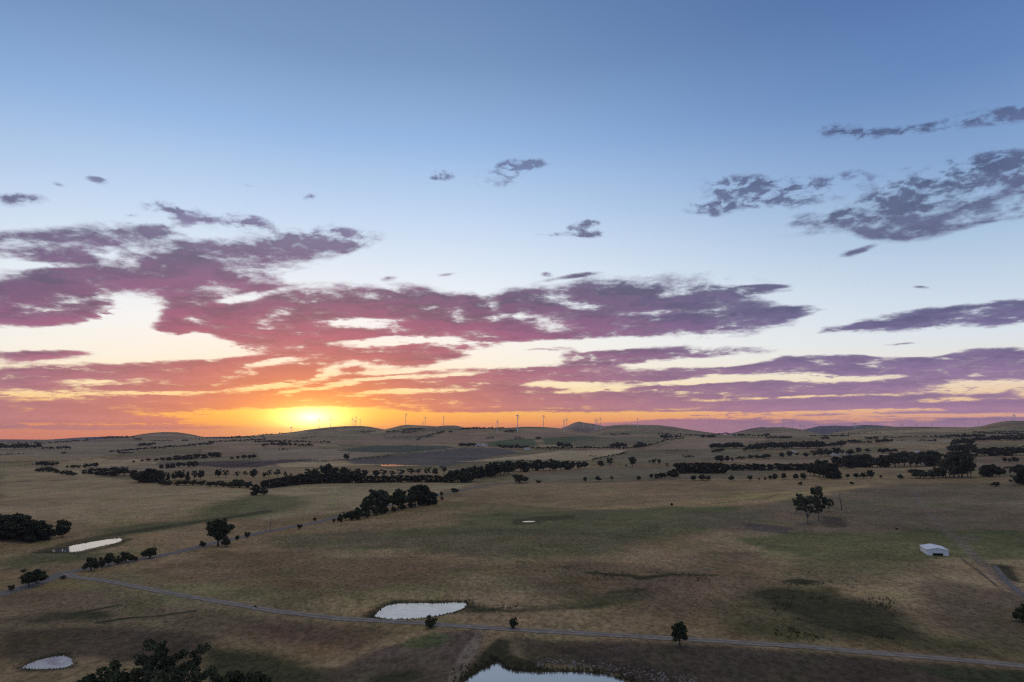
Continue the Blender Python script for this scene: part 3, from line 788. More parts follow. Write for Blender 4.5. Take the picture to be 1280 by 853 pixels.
for nm, (P, zw, reach) in PONDS.items():
    S = smooth_poly(P, 4)
    cx = np.mean([p[0] for p in S]); cy = np.mean([p[1] for p in S])
    rng = np.random.default_rng(5)
    grow = 0.35
    vs = []
    for p in S:
        d = np.array([p[0] - cx, p[1] - cy]); L = np.linalg.norm(d)
        q = np.array(p) + d / L * (grow + rng.normal(0, 0.12))
        vs.append((q[0], q[1], zw + 0.02))
    o = mesh_obj('pond', vs, [list(range(len(vs)))], WATER)
    o['kind'] = 'structure'


# ------------------------------------------------------------------ roads
def gravel_material(name, c1, c2):
    return noisy(name, c1, c2, 0.35, 0.9, 0.2, 8.0, 0.0)


def path_samples(px_pts, step=3.0):
    P = [G(*p)[:2] for p in px_pts]
    out = []
    n = len(P)
    for i in range(n - 1):
        p0 = P[max(i - 1, 0)]; p1 = P[i]; p2 = P[i + 1]; p3 = P[min(i + 2, n - 1)]
        k = max(2, int(np.linalg.norm(p2 - p1) / step))
        for j in range(k):
            t = j / k
            out.append(0.5 * ((2 * p1) + (-p0 + p2) * t + (2 * p0 - 5 * p1 + 4 * p2 - p3) * t * t + (-p0 + 3 * p1 - 3 * p2 + p3) * t ** 3))
    out.append(P[-1])
    return np.array(out)


def road(name, px_pts, width, mat, lift=0.10, jag=0.3):
    S = path_samples(px_pts)
    T = np.gradient(S, axis=0); T /= np.linalg.norm(T, axis=1, keepdims=True)
    Nn = np.column_stack([-T[:, 1], T[:, 0]])
    rng = np.random.default_rng(len(S))
    rows = []; wear = []
    cols = ((-1, .25), (-.78, .55), (-.5, 1), (-.2, .55), (0, .3), (.2, .55), (.5, 1), (.78, .55), (1, .25))
    wander = 0.25 * fbm(np.arange(len(S)) * 3.0, np.zeros(len(S)), 40, 5, 3)[:, None]
    for s, w in cols:
        j = rng.normal(0, jag, (len(S), 1)) if abs(s) == 1 else 0
        q = S + Nn * (s * width / 2 + j + wander)
        z = land(q[:, 0], q[:, 1]) + (lift if abs(s) < 1 else lift * 0.4)
        rows.append(np.column_stack([q, z])); wear.append(np.full(len(S), w))
    n = len(cols)
    V = np.stack(rows, 1).reshape(-1, 3)
    F = []
    for i in range(len(S) - 1):
        for k in range(n - 1):
            a = i * n + k
            F.append([a, a + n, a + n + 1, a + 1])
    o = mesh_obj(name, V, F, mat, smooth=True)
    at = o.data.attributes.new('wear', 'FLOAT', 'POINT'); at.data.foreach_set('value', np.stack(wear, 1).ravel().astype(np.float32))
    o['kind'] = 'structure'
    return o, S


def rutted(mt, verge):
    nt = mt.node_tree; b = nt.nodes['Principled BSDF']
    src = b.inputs['Base Color'].links[0].from_socket
    at = nt.nodes.new('ShaderNodeAttribute'); at.attribute_name = 'wear'
    n = nt.nodes.new('ShaderNodeTexNoise'); n.inputs['Scale'].default_value = 0.6; n.inputs['Detail'].default_value = 5
    tc = nt.nodes.new('ShaderNodeTexCoord'); nt.links.new(tc.outputs['Object'], n.inputs['Vector'])
    ad = nt.nodes.new('ShaderNodeMath'); ad.operation = 'MULTIPLY_ADD'; nt.links.new(n.outputs['Fac'], ad.inputs[0]); ad.inputs[1].default_value = 1.2; nt.links.new(at.outputs['Fac'], ad.inputs[2])
    mr = nt.nodes.new('ShaderNodeMapRange'); nt.links.new(ad.outputs[0], mr.inputs[0]); mr.inputs[1].default_value = 0.75; mr.inputs[2].default_value = 1.45
    mx = nt.nodes.new('ShaderNodeMix'); mx.data_type = 'RGBA'; nt.links.new(mr.outputs[0], mx.inputs[0]); mx.inputs[6].default_value = (*verge, 1); nt.links.new(src, mx.inputs[7])
    nt.links.new(mx.outputs[2], b.inputs['Base Color'])
    return mt


BITUMEN = gravel_material('grey_road', (0.13, 0.13, 0.13), (0.20, 0.20, 0.198))
GRAVEL = gravel_material('pale_gravel', (0.22, 0.205, 0.19), (0.32, 0.30, 0.275))
ROAD_PX = [(-60, 757), (0, 743), (35, 733), (60, 724), (85, 716), (110, 710.5), (150, 703.5), (190, 697), (225, 689.5), (245, 684.5), (275, 677), (300, 672), (325, 666), (345, 662.5), (375, 657), (400, 652), (430, 644), (470, 635), (520, 624.5), (560, 616.5), (600, 608), (640, 603.5)]
TRACK_PX = [(84, 716.8), (93, 721.5), (110, 723.6), (130, 726), (160, 731.2), (190, 737.5), (225, 744), (260, 749.8), (295, 755.8), (330, 762), (365, 767), (400, 771), (440, 774.5), (480, 776.5), (540, 780), (600, 784.5), (640, 787), (720, 791.3), (800, 796), (850, 799), (930, 804), (1000, 808.6), (1100, 817), (1200, 825.5), (1280, 833), (1420, 849)]
rutted(GRAVEL, (0.15, 0.12, 0.08)); rutted(BITUMEN, (0.135, 0.12, 0.10))
_, ROAD_S = road('road', ROAD_PX, 7.5, BITUMEN)
_, TRACK_S = road('farm_track', TRACK_PX, 4.4, GRAVEL, 0.14)
_, LANE_S = road('gravel_lane', [(1243, 707), (1252, 718), (1262, 730), (1274, 740), (1300, 756)], 2.0, BITUMEN, 0.10)

# ------------------------------------------------------------------ things
def thing(name, loc, label, cat, group=None, rotz=0.0, scale=None):
    o = bpy.data.objects.new(name, None); COL.objects.link(o)
    o.empty_display_size = 0.5
    o.location = loc; o.rotation_euler = (0, 0, rotz)
    if scale is not None:
        o.scale = scale
    o['label'] = label; o['category'] = cat
    if group:
        o['group'] = group
    return o


def add_part(name, me, parent, label=None):
    o = bpy.data.objects.new(name, me); COL.objects.link(o); o.parent = parent
    if label:
        o['label'] = label
    return o


class MB:
    """collects pieces of one mesh"""
    def __init__(self):
        self.v = []; self.f = []

    def add(self, vs, fs):
        b = len(self.v)
        self.v += [tuple(map(float, p)) for p in vs]; self.f += [[b + i for i in q] for q in fs]

    def tube(self, pts, radii, sides=7, cap=True):
        pts = [Vector(p) for p in pts]
        ring = []
        vs = []
        for i, p in enumerate(pts):
            d = (pts[min(i + 1, len(pts) - 1)] - pts[max(i - 1, 0)]).normalized()
            a = d.orthogonal().normalized() if i == 0 else (a - d * a.dot(d)).normalized()
            b = d.cross(a)
            for k in range(sides):
                t = 2 * math.pi * k / sides
                vs.append(p + (a * math.cos(t) + b * math.sin(t)) * radii[i])
        fs = []
        for i in range(len(pts) - 1):
            for k in range(sides):
                k2 = (k + 1) % sides
                fs.append([i * sides + k, i * sides + k2, (i + 1) * sides + k2, (i + 1) * sides + k])
        if cap:
            fs.append(list(range(sides))[::-1]); fs.append([(len(pts) - 1) * sides + k for k in range(sides)])
        self.add(vs, fs)

    def box(self, x0, x1, y0, y1, z0, z1):
        vs = [(x, y, z) for z in (z0, z1) for y in (y0, y1) for x in (x0, x1)]
        self.add(vs, [[0, 2, 3, 1], [4, 5, 7, 6], [0, 1, 5, 4], [2, 6, 7, 3], [0, 4, 6, 2], [1, 3, 7, 5]])

    def mesh(self, name, mats, smooth=False):
        me = bpy.data.meshes.new(name); me.from_pydata(self.v, [], self.f); me.update()
        for m_ in (mats if isinstance(mats, list) else [mats]):
            me.materials.append(m_)
        if smooth:
            me.polygons.foreach_set('use_smooth', np.ones(len(me.polygons), bool))
        return me


# ------------------------------------------------------------------ trees
def leaf_material(name, c1, c2):
    mt = noisy(name, c1, c2, 3.0, 0.75, 0.15, 3.0)
    return mt


BARK = noisy('bark', (0.05, 0.042, 0.035), (0.12, 0.105, 0.09), 6.0)
PALE_BARK = noisy('pale_bark', (0.14, 0.125, 0.11), (0.30, 0.28, 0.25), 4.0)
LEAF = {
    'pine': leaf_material('dark_needles', (0.0195, 0.0285, 0.0165), (0.0480, 0.0630, 0.0330)),
    'gum': leaf_material('gum_leaves', (0.0374, 0.0510, 0.0289), (0.1020, 0.1190, 0.0680)),
    'round': leaf_material('dark_leaves', (0.0256, 0.0384, 0.0192), (0.0672, 0.0864, 0.0416)),
    'shrub': leaf_material('shrub_leaves', (0.0300, 0.0390, 0.0195), (0.0780, 0.0900, 0.0450)),
    'conifer': leaf_material('conifer_needles', (0.0165, 0.0255, 0.0180), (0.0390, 0.0525, 0.0330)),
}


def leaves(rng, centres, radii, n, size, flat=0.75, shell=0.55):
    """leaf sprays spread through clumps: positions in the volume of each clump, denser towards its skin"""
    centres = np.array(centres); radii = np.array(radii)
    w = radii ** 2; idx = rng.choice(len(centres), n, p=w / w.sum())
    d = rng.normal(size=(n, 3)); d /= np.linalg.norm(d, axis=1, keepdims=True)
    rad = radii[idx] * (shell + (1 - shell) * rng.random(n)) * (0.7 + 0.35 * rng.random(n) + 0.35 * rng.random(n) ** 6)
    p = centres[idx] + d * rad[:, None] * np.array([1, 1, flat])
    nn = d * 0.7 + rng.normal(size=(n, 3)) * 0.6; nn /= np.linalg.norm(nn, axis=1, keepdims=True)
    t = np.cross(nn, rng.normal(size=(n, 3))); t /= np.linalg.norm(t, axis=1, keepdims=True)
    b = np.cross(nn, t)
    s = size * rng.uniform(0.6, 1.4, n)[:, None]
    q = np.stack([p - t * s * 0.5 - b * s * 0.28, p + t * s * 0.15 - b * s * 0.42, p + t * s * 0.62, p + t * s * 0.1 + b * s * 0.40, p - t * s * 0.45 + b * s * 0.3], 1)
    return q


def tree_meshes(kind, seed):
    """trunk with limbs and leafy crown of a tree one unit high"""
    rng = np.random.default_rng(seed * 101 + len(kind))
    wood = MB(); cen = []; rad = []
    lean = rng.normal(0, 0.02, 2)
    if kind == 'gum':
        top = 0.40
        wood.tube([(0, 0, -0.03), (lean[0], lean[1], 0.2), (lean[0] * 2, lean[1] * 2, top)], [0.03, 0.022, 0.017])
        nb = 8
        for k in range(nb):
            a = 2 * math.pi * (k + rng.uniform(-0.25, 0.25)) / nb; L = rng.uniform(0.12, 0.34); h = rng.uniform(0.36, 0.86)
            z0 = rng.uniform(0.14, min(top, h - 0.12))
            e = np.array([math.cos(a) * L, math.sin(a) * L, h])
            wood.tube([(lean[0], lean[1], z0), (e[0] * 0.55, e[1] * 0.55, (z0 + h) / 2 + 0.02), tuple(e)], [0.014, 0.010, 0.005], 5)
            for q in range(4):
                cen.append(e + rng.normal(0, 0.065, 3)); rad.append(rng.uniform(0.05, 0.115))
        for q in range(8):
            cen.append(np.array([rng.normal(0, 0.12), rng.normal(0, 0.12), rng.uniform(0.5, 0.9)])); rad.append(rng.uniform(0.08, 0.12))
        n, size = 3800, 0.034
    elif kind == 'pine':
        wood.tube([(0, 0, -0.03), (lean[0], lean[1], 0.4), (lean[0] * 2, lean[1] * 2, 0.85)], [0.045, 0.03, 0.01])
        for k in range(34):
            z = rng.uniform(0.07, 0.9); prof = 0.40 * math.sqrt(max(0.05, 1 - ((z - 0.42) / 0.55) ** 2))
            a = rng.uniform(0, 6.28); L = prof * rng.uniform(0.3, 1.0)
            cen.append(np.array([math.cos(a) * L, math.sin(a) * L, z])); rad.append(rng.uniform(0.10, 0.19))
            if k % 3 == 0:
                wood.tube([(lean[0], lean[1], max(0.08, z - 0.15)), (math.cos(a) * L, math.sin(a) * L, z)], [0.014, 0.005], 5)
        cen.append(np.array([0, 0, 0.86])); rad.append(0.13)
        n, size = 4600, 0.05
    elif kind == 'round':
        wood.tube([(0, 0, -0.03), (lean[0], lean[1], 0.25), (lean[0] * 2, lean[1] * 2, 0.7)], [0.035, 0.026, 0.01])
        for k in range(34):
            d = rng.normal(size=3); d /= np.linalg.norm(d); L = rng.uniform(0.2, 1.0) ** 0.55
            c = np.array([0, 0, 0.53]) + d * L * np.array([0.35, 0.35, 0.37])
            cen.append(c); rad.append(rng.uniform(0.08, 0.14) if k > 4 else 0.17)
            if k % 3 == 0:
                wood.tube([(lean[0], lean[1], 0.22), tuple(c)], [0.014, 0.004], 5)
        n, size = 4200, 0.045
    elif kind == 'conifer':
        wood.tube([(0, 0, -0.03), (0, 0, 0.5), (lean[0], lean[1], 0.97)], [0.028, 0.018, 0.004])
        for k in range(34):
            z = 0.12 + 0.85 * k / 34; L = 0.24 * (1.03 - z) ** 0.7 * rng.uniform(0.5, 1.1); a = k * 2.4
            cen.append(np.array([math.cos(a) * L, math.sin(a) * L, z])); rad.append(0.05 + 0.10 * (1 - z))
        n, size = 2600, 0.045
    else:  # shrub
        for k in range(5):
            a = rng.uniform(0, 6.28)
            wood.tube([(math.cos(a) * 0.05, math.sin(a) * 0.05, -0.05), (math.cos(a) * 0.25, math.sin(a) * 0.25, 0.5)], [0.03, 0.012], 5)
        for k in range(20):
            d = rng.normal(size=3); d /= np.linalg.norm(d); d[2] = abs(d[2]); L = rng.uniform(0.2, 1.0)
            cen.append(np.array([0, 0, 0.22]) + d * L * np.array([0.42, 0.42, 0.62])); rad.append(rng.uniform(0.13, 0.22))
        n, size = 2200, 0.07
    q = leaves(rng, cen, rad, n, size)
    z = q[:, :, 2]; q[:, :, 2] = np.where(z < 0.01, 0.01 + rng.random(z.shape) * 0.03, z)
    zmax = np.percentile(q[:, :, 2], 99.7); q = q / zmax
    leaf = MB(); leaf.v = [tuple(p) for p in q.reshape(-1, 3)]; leaf.f = [[i * 5 + k for k in range(5)] for i in range(len(q))]
    tm = wood.mesh('trunk', PALE_BARK if kind == 'gum' else BARK, True)
    cm = leaf.mesh('crown', LEAF[kind])
    both = MB(); nb_ = len(wood.f)
    both.add(wood.v, wood.f); both.add(leaf.v, leaf.f)
    bm_ = both.mesh('tree', [PALE_BARK if kind == 'gum' else BARK, LEAF[kind]])
    bm_.polygons.foreach_set('material_index', np.array([0] * nb_ + [1] * len(leaf.f), np.int32))
    return tm, cm, bm_


PROTO = {k: [tree_meshes(k, s) for s in range(1, n + 1)] for k, n in (('pine', 4), ('gum', 4), ('round', 4), ('conifer', 2), ('shrub', 4))}
NAME = {'pine': 'pine_tree', 'gum': 'gum_tree', 'round': 'leafy_tree', 'conifer': 'conifer_tree', 'shrub': 'shrub'}
TR = random.Random(42)
FWD = Vector(_f)


def size_at(p, px):
    return px * float(np.dot(p - EYE, _f)) / FPX


def plant(kind, px, py, h, label, group=None, wf=1.0, parts=True, sink=0.0):
    p = G(px, py)
    hm = size_at(p, h)
    v = TR.randrange(len(PROTO[kind])); tm, cm, bm_ = PROTO[kind][v]
    cat = 'shrub' if kind == 'shrub' else 'tree'
    sc = (hm * wf * TR.uniform(0.92, 1.08), hm * wf * TR.uniform(0.92, 1.08), hm)
    loc = (p[0], p[1], p[2] - sink * hm)
    if parts:
        o = thing(NAME[kind], loc, label, cat, group, TR.uniform(0, 6.28), sc)
        add_part('trunk' if kind != 'shrub' else 'stems', tm, o); add_part('crown' if kind != 'shrub' else 'foliage', cm, o)
    else:
        o = bpy.data.objects.new(NAME[kind], bm_); COL.objects.link(o)
        o.location = loc; o.rotation_euler = (0, 0, TR.uniform(0, 6.28)); o.scale = sc
        o['label'] = label; o['category'] = cat
        if group:
            o['group'] = group
    return o


def row(kinds, pts, n, label, group, wf=1.0, jx=1.5, jy=0.8, jh=0.18, parts=True):
    xs = [p[0] for p in pts]
    t = np.linspace(0, 1, n) if n > 1 else [0.5]
    cum = np.concatenate([[0], np.cumsum([math.hypot(b[0] - a[0], b[1] - a[1]) for a, b in zip(pts[:-1], pts[1:])])]); cum /= cum[-1]
    for u in t:
        x = np.interp(u, cum, xs) + TR.uniform(-jx, jx)
        y = np.interp(u, cum, [p[1] for p in pts]) + TR.uniform(-jy, jy)
        h = np.interp(u, cum, [p[2] for p in pts]) * 0.88 * (1 + TR.uniform(-jh, jh))
        plant(TR.choice(kinds), x, y, h, label, group, wf, parts)


# --- single trees and shrubs
plant('round', 850, 808.5, 29, 'lone round dark tree on a thin trunk at the verge of the gravel track', wf=1.05)
plant('round', 272, 683, 33, 'big spreading dark tree standing beside the grey road', wf=1.15)
plant('round', 78, 672, 21, 'round tree just beside the huge black clump of pines', wf=1.05)
plant('shrub', 538, 785, 14, 'spiky dark shrub between the pale pond and the gravel track', wf=1.15)
plant('shrub', 641, 786, 13, 'small upright dark shrub at the track above the reedy pond', wf=0.85)
plant('shrub', 1281, 778, 22, 'dark shrub cut off by the frame edge above the end of the track', wf=1.1)
plant('shrub', 318, 760.5, 3, 'tiny low bush touching the gravel track beside a pale stone', wf=1.5)
plant('shrub', 78.5, 723.8, 4.2, 'low flat black shrub at the junction of road and track', wf=2.1)
plant('round', 36, 734, 21, 'bushy dark tree overhanging the grey road near the junction', wf=1.25)
plant('shrub', 47, 730, 18, 'rounded dark shrub leaning on the bushy tree by the road', wf=1.0)
plant('shrub', 14.5, 739, 7.5, 'small dark shrub by the road near the frame edge', wf=1.0)
for x, y, h, w_, l in ((114.5, 713.5, 15, .95, 'first and largest roadside bush beyond the road junction'), (127, 709.5, 12, .9, 'second roadside bush beyond the junction, touching a taller one'), (136, 708, 16, .7, 'tall narrow roadside bush, third beyond the junction'),
                       (148, 705.5, 10, 1.0, 'low roadside bush between the tall narrow one and a round one'), (158, 703.5, 12.5, 1.0, 'round roadside bush, fifth beyond the junction'), (169, 701.5, 5, 1.2, 'tiniest roadside bush, low and flat, sixth beyond the junction'), (186.5, 698.5, 13, 1.05, 'last roadside bush standing apart from the six by the junction')):
    plant('shrub', x, y, h, l, 'bushes along the grey road', wf=w_)
plant('shrub', 253, 683.5, 7, 'small bush at the foot of the big spreading roadside tree', wf=1.2)
plant('shrub', 283, 684, 12, 'rounded bush under the far side of the big spreading tree', wf=1.0)
plant('shrub', 296.5, 675.5, 6, 'small bush beside the road behind the big spreading tree', wf=.9)
plant('shrub', 308.5, 673, 7.5, 'dark square bush at the end of the verge past the big spreading tree', wf=.9)
plant('shrub', 374, 661.5, 5.5, 'lone round bush at the road near the utility pole', wf=1.3)
plant('shrub', 393.5, 651, 4, 'tiny lone bush in the paddock across the road', wf=1.2)
plant('shrub', 568, 617, 6.5, 'lone pale green bush beyond the end of the grove', wf=1.1)
plant('shrub', 552, 620, 5, 'upper of two tiny bushes at the end of the grove', wf=.9)
plant('shrub', 552.5, 625, 4.5, 'lower of two tiny bushes at the end of the grove', wf=1.0)
plant('shrub', 839.5, 632.5, 3.5, 'tiny bush alone in the middle of the open brown paddock', wf=1.2)
plant('shrub', 650.5, 603.8, 10, 'fat round black bush in front of the row of round trees', wf=1.5)
plant('shrub', 673, 604, 3.2, 'low flat bush just past the fat round black one', wf=2.2)
plant('round', 731.5, 602.8, 6.2, 'first of three small trees on the bare fence line', wf=1.05)
plant('round', 748, 602.6, 7.4, 'second and densest of three small trees on the bare fence line', wf=1.15)
plant('gum', 765, 602, 6.6, 'palest thin tree of three on the bare fence line', wf=.9)
plant('round', 798.5, 601.3, 6, 'small tree on the fence line before the long hedge begins', wf=1.1)
plant('round', 790.5, 583, 11.5, 'solitary leafy tree between the row of round trees and the long hedge', wf=1.15)
plant('round', 751, 583.5, 7.5, 'smaller tree of the pair beyond the row of round trees', wf=1.2)
plant('gum', 762.5, 583, 10.5, 'broader tree of the pair beyond the row of round trees', wf=1.25)
plant('shrub', 783, 583.5, 2.6, 'tiny bush at the foot of the solitary leafy tree', wf=1.2)
plant('gum', 834, 584.5, 5.5, 'pale thin tree behind the near end of the long hedge', wf=.9)
plant('round', 433.5, 575.5, 8.4, 'solitary tree on the dark boundary of the ploughed paddock', wf=1.1, parts=False)
plant('shrub', 1001, 607, 4.2, 'small dark bush above the tall gums in the golden paddock', wf=1.2)
plant('shrub', 1064.5, 606.5, 4.2, 'small bush where the golden strip ends', wf=1.0)
plant('shrub', 1024, 610.5, 3, 'low bush behind the tall gums', wf=1.6)
plant('shrub', 1245.5, 608.5, 5.5, 'wide low bush in front of the trees by the frame edge', wf=1.6)
plant('shrub', 1121, 662, 2, 'tiny dark tussock bush in the green paddock', wf=1.6)
# the gums by the dead trunk
plant('gum', 1010, 655.5, 33, 'leafy gum with low branches in front of the tallest gum', 'gums by the dead trunk', wf=1.05)
plant('gum', 1023.5, 652, 43, 'tallest gum of the little group beside the dead trunk', 'gums by the dead trunk', wf=.75)
plant('gum', 1000, 643, 25, 'slim gum at the edge of the little group, away from the dead trunk', 'gums by the dead trunk', wf=.7)
plant('gum', 1036, 640, 16, 'shortest gum, between the tallest gum and the dead trunk', 'gums by the dead trunk', wf=1.0)
# the black clump of pines
for x, y, h, l in ((54, 675, 20, 'outermost pine of the black clump, nearest the round tree'), (40, 677, 26, 'broad pine in the middle of the huge black clump'), (24, 676, 30, 'tallest pine of the huge black clump'), (8, 675, 29, 'pine of the black clump just inside the frame edge'), (-10, 674, 31, 'pine of the black clump cut by the frame edge'), (16, 672, 28, 'pine at the back of the huge black clump')):
    plant('pine', x, y, h, l, 'black clump of pines', wf=1.45)
# foreground trees whose feet are below the frame
for k, x, y, h, wf, l in (('gum', 192, 872, 76, .95, 'tallest foreground gum, its crown rising over the brown paddock'), ('gum', 233, 872, 66, 1.0, 'broad foreground gum with pale limbs showing'), ('gum', 172, 885, 52, .9, 'foreground gum tucked below the tallest crown'), ('round', 128, 893, 62, 1.25, 'rounded black foreground tree beside the oval pond'),
                     ('gum', 262, 890, 56, 1.0, 'foreground gum between the broad gum and the rounded bush'), ('round', 292, 884, 44, 1.0, 'small round foreground tree with a ragged top'), ('round', 318, 893, 52, 1.05, 'last foreground tree of the group, by the dark green hollow'), ('gum', 212, 898, 66, 1.1, 'lowest foreground gum in the middle of the group')):
    plant(k, x, y, h * 0.93, l, 'foreground trees at the lower frame edge', wf=wf)

# --- the grove in the middle
row(['pine', 'round'], [(418, 653.5, 5), (432, 651, 12), (448, 650, 16)], 5, 'small dark tree at the low tapering end of the middle grove', 'low end of the middle grove', 1.0, 1, .6)
row(['gum', 'round'], [(450, 648, 20), (466, 643, 30), (480, 640, 31)], 6, 'tall dark tree in the thick half of the middle grove before the gap', 'first half of the middle grove', .95, 2, 1)
row(['gum', 'round', 'pine'], [(496, 637, 30), (512, 635, 29), (526, 633, 25), (541, 630.5, 19)], 7, 'tall dark tree in the far half of the middle grove after the gap', 'far half of the middle grove', .95, 2, 1)
row(['shrub'], [(448, 650, 10), (500, 638.5, 9), (535, 631, 8)], 9, 'dark bush filling the foot of the middle grove', 'bushes under the middle grove', 1.2, 2, .8)
# --- the scattered belt between the wheat coloured paddocks
row(['pine', 'round'], [(106, 592, 5), (128, 594, 10), (150, 595.5, 13), (166, 596, 11)], 8, 'dark tree in the short thick belt above the pale hill paddock', 'short belt above the pale hill paddock', 1.4)
row(['pine', 'round'], [(172, 604, 16), (186, 604, 19), (200, 602, 15)], 5, 'big dark tree of the black clump in the scattered belt', 'black clump in the scattered belt', 1.35)
row(['gum', 'round', 'conifer'], [(210, 601, 12), (232, 600.5, 14), (252, 600, 12)], 6, 'ragged tree in the back line of the scattered belt', 'back line of the scattered belt', .95)
row(['gum', 'round'], [(272, 597.5, 11), (296, 597, 9), (317, 597, 12)], 5, 'small separate tree behind the clipped round bushes', 'separate trees behind the round bushes', 1.0)
row(['shrub'], [(202, 607, 7.5), (230, 607, 7.5), (256, 608, 8), (280, 609, 9), (310, 610.5, 10)], 12, 'rounded dark bush in the front line of the scattered belt', 'front line of the scattered belt', 1.45, 1.5, .5)
plant('pine', 319, 619.5, 13.5, 'dark rounded tree at the end of the front line of bushes', wf=1.1)
plant('shrub', 329, 619, 9, 'bush against the dark rounded tree ending the front line', wf=1.0)
row(['gum', 'gum', 'round'], [(329, 597.5, 9), (338, 597, 12), (356, 598, 11), (364, 598, 7)], 5, 'thin ragged tree standing before the long black windbreak', 'thin trees before the windbreak', .9)
row(['shrub'], [(47, 590, 5.5), (66, 590, 6), (78, 593, 5.5), (90, 595, 6)], 8, 'black bush in the stepped line above the pale hill paddock', 'stepped line above the hill paddock', 1.6, 1, .4)
row(['shrub', 'round'], [(46, 582.5, 6), (58, 583, 7), (70, 582.5, 6.5)], 5, 'dark tree in the short upper clump on the plain', 'short upper clump on the plain', 1.2, 1, .4, parts=False)
row(['shrub', 'round'], [(84, 585.5, 4), (104, 585, 5), (120, 584, 6.5)], 6, 'dark tree in the low hedge past the upper clump', 'low hedge past the upper clump', 1.5, 1, .4, parts=False)
row(['round', 'pine'], [(202, 585.5, 5), (220, 585, 6.5), (243, 583, 8)], 7, 'dark tree in the hedge leading to the ploughed paddock', 'hedge leading to the ploughed paddock', 1.4, 1, .4, parts=False)
row(['round', 'pine'], [(168, 578, 2.5), (200, 576.5, 5), (235, 574.5, 6.5), (272, 571.5, 6.5)], 13, 'dark tree in the upper hedge across the grassy slope', 'upper hedge across the slope', 2.1, 1.2, .3, parts=False)
row(['round'], [(290, 574.5, 5), (318, 573.5, 6.5)], 5, 'dark tree in the short detached hedge on the grassy slope', 'detached hedge on the slope', 1.5, 1, .3, parts=False)
# --- the long windbreak
row(['pine'], [(331, 611, 11), (352, 608.5, 13), (380, 605.5, 14), (412, 604, 14), (448, 603.6, 13)], 16, 'black pine in the thick near end of the long windbreak', 'near end of the long windbreak', 1.5, 1, .4, .08)
row(['gum', 'pine', 'round'], [(384, 600, 19), (396, 599, 16), (413, 598, 18), (430, 598, 13), (455, 597, 13)], 9, 'taller tree rising behind the near end of the long windbreak', 'trees behind the near end of the windbreak', 1.0)
row(['pine'], [(452, 603.6, 10), (500, 603, 10), (556, 603, 10)], 12, 'black pine in the clipped middle of the long windbreak', 'middle of the long windbreak', 1.75, 1, .3, .06)
row(['round', 'gum'], [(470, 597, 10), (520, 595, 10), (556, 594, 11)], 9, 'rounded tree showing above the clipped middle of the windbreak', 'trees above the clipped windbreak', 1.2)
row(['pine', 'round'], [(562, 603, 14), (576, 603.5, 18), (590, 603, 17)], 7, 'big tree at the thickest point of the windbreak', 'thickest point of the windbreak', 1.3)
row(['pine', 'round', 'conifer'], [(592, 598, 18), (606, 597, 19), (622, 595, 18), (636, 592, 17)], 9, 'tall tree in the far end of the windbreak before the round trees', 'far end of the windbreak', 1.25)
row(['round', 'pine'], [(643, 590, 14), (668, 589, 14), (692, 588.5, 13.5), (716, 586.5, 11.5), (731, 585.5, 11)], 13, 'round tree in the loose row continuing the windbreak', 'loose row of round trees', 1.2, 1.2, .5)
# --- the long hedge on the other side
row(['pine', 'round'], [(814, 598.5, 6), (828, 598, 8), (843, 597, 10.5)], 6, 'dark tree at the low front end of the second long hedge', 'low front end of the second hedge', 1.15, 1, .5)
row(['pine'], [(848, 592, 14), (870, 592, 14.5), (902, 591.5, 14)], 8, 'black pine in the square block of the second long hedge', 'square block of the second hedge', 1.4, 1, .4, .07)
row(['pine'], [(908, 588, 9), (950, 588, 9), (1008, 588, 9)], 12, 'black pine in the thin straight part of the second hedge', 'straight part of the second hedge', 1.7, 1, .4, .08)
for x, y, h, w_, l in ((867, 600.5, 6, 1.2, 'first of three bushes below the square hedge block'), (878, 601, 7.5, 1.1, 'tallest of three bushes below the square hedge block'), (886, 600.5, 5.5, 1.1, 'last of three bushes below the square hedge block'), (914, 600.5, 6, 1.2, 'bush alone on the fence line past the square hedge block'),
                       (938, 600.5, 6, 1.1, 'bush on the fence line with two tiny ones after it'), (949, 600.3, 2.8, 1, 'tiniest bush on the fence line'), (956.5, 600.3, 3.8, 1, 'small bush next to the tiniest one on the fence line')):
    plant('shrub', x, y, h, l, 'bushes on the long fence line', wf=w_)
for x, y, h, w_, l in ((963, 600, 5.5, 1.2, 'squat tree before a taller one on the fence line'), (969, 600, 7.5, 1.0, 'tree with a flat top, touching a squat one on the fence line'), (980, 599.5, 8, 1.15, 'neat round tree standing clear on the fence line'), (995, 600, 7.5, 1.2, 'tree joined to its taller neighbour below the dark dome'), (1004.5, 600.5, 9, 1.0, 'taller tree of a joined pair below the dark dome'),
                       (1060, 598, 5.5, 1.1, 'small clear bush past the dark dome of trees'), (1071, 598.5, 7, 1.2, 'low tree in the short clump past the dark dome'), (1080, 598.5, 7.5, 1.2, 'middle tree in the short clump past the dark dome'), (1088.5, 598.5, 10.5, 1.0, 'tallest tree in the short clump past the dark dome'), (1101, 598.5, 4.5, .9, 'tiny tree just after the short clump')):
    plant('round', x, y, h, l, 'trees on the long fence line', wf=w_)
row(['round', 'pine'], [(1014, 594, 17), (1024, 596, 21), (1034, 598.5, 24), (1042, 598.5, 20), (1049, 598.5, 10)], 8, 'big tree in the dark dome on the fence line', 'dark dome of trees on the fence line', 1.05, 1, .5)
row(['round', 'gum', 'pine'], [(1046, 585, 15), (1080, 585, 17), (1112, 583.5, 16)], 10, 'dark tree in the belt behind the dark dome', 'belt behind the dark dome', 1.35)
row(['round', 'gum', 'pine'], [(1118, 584, 18), (1140, 584, 20), (1172, 582, 20)], 9, 'dark tree in the belt running up to the giant gums', 'belt running up to the giant gums', 1.35)
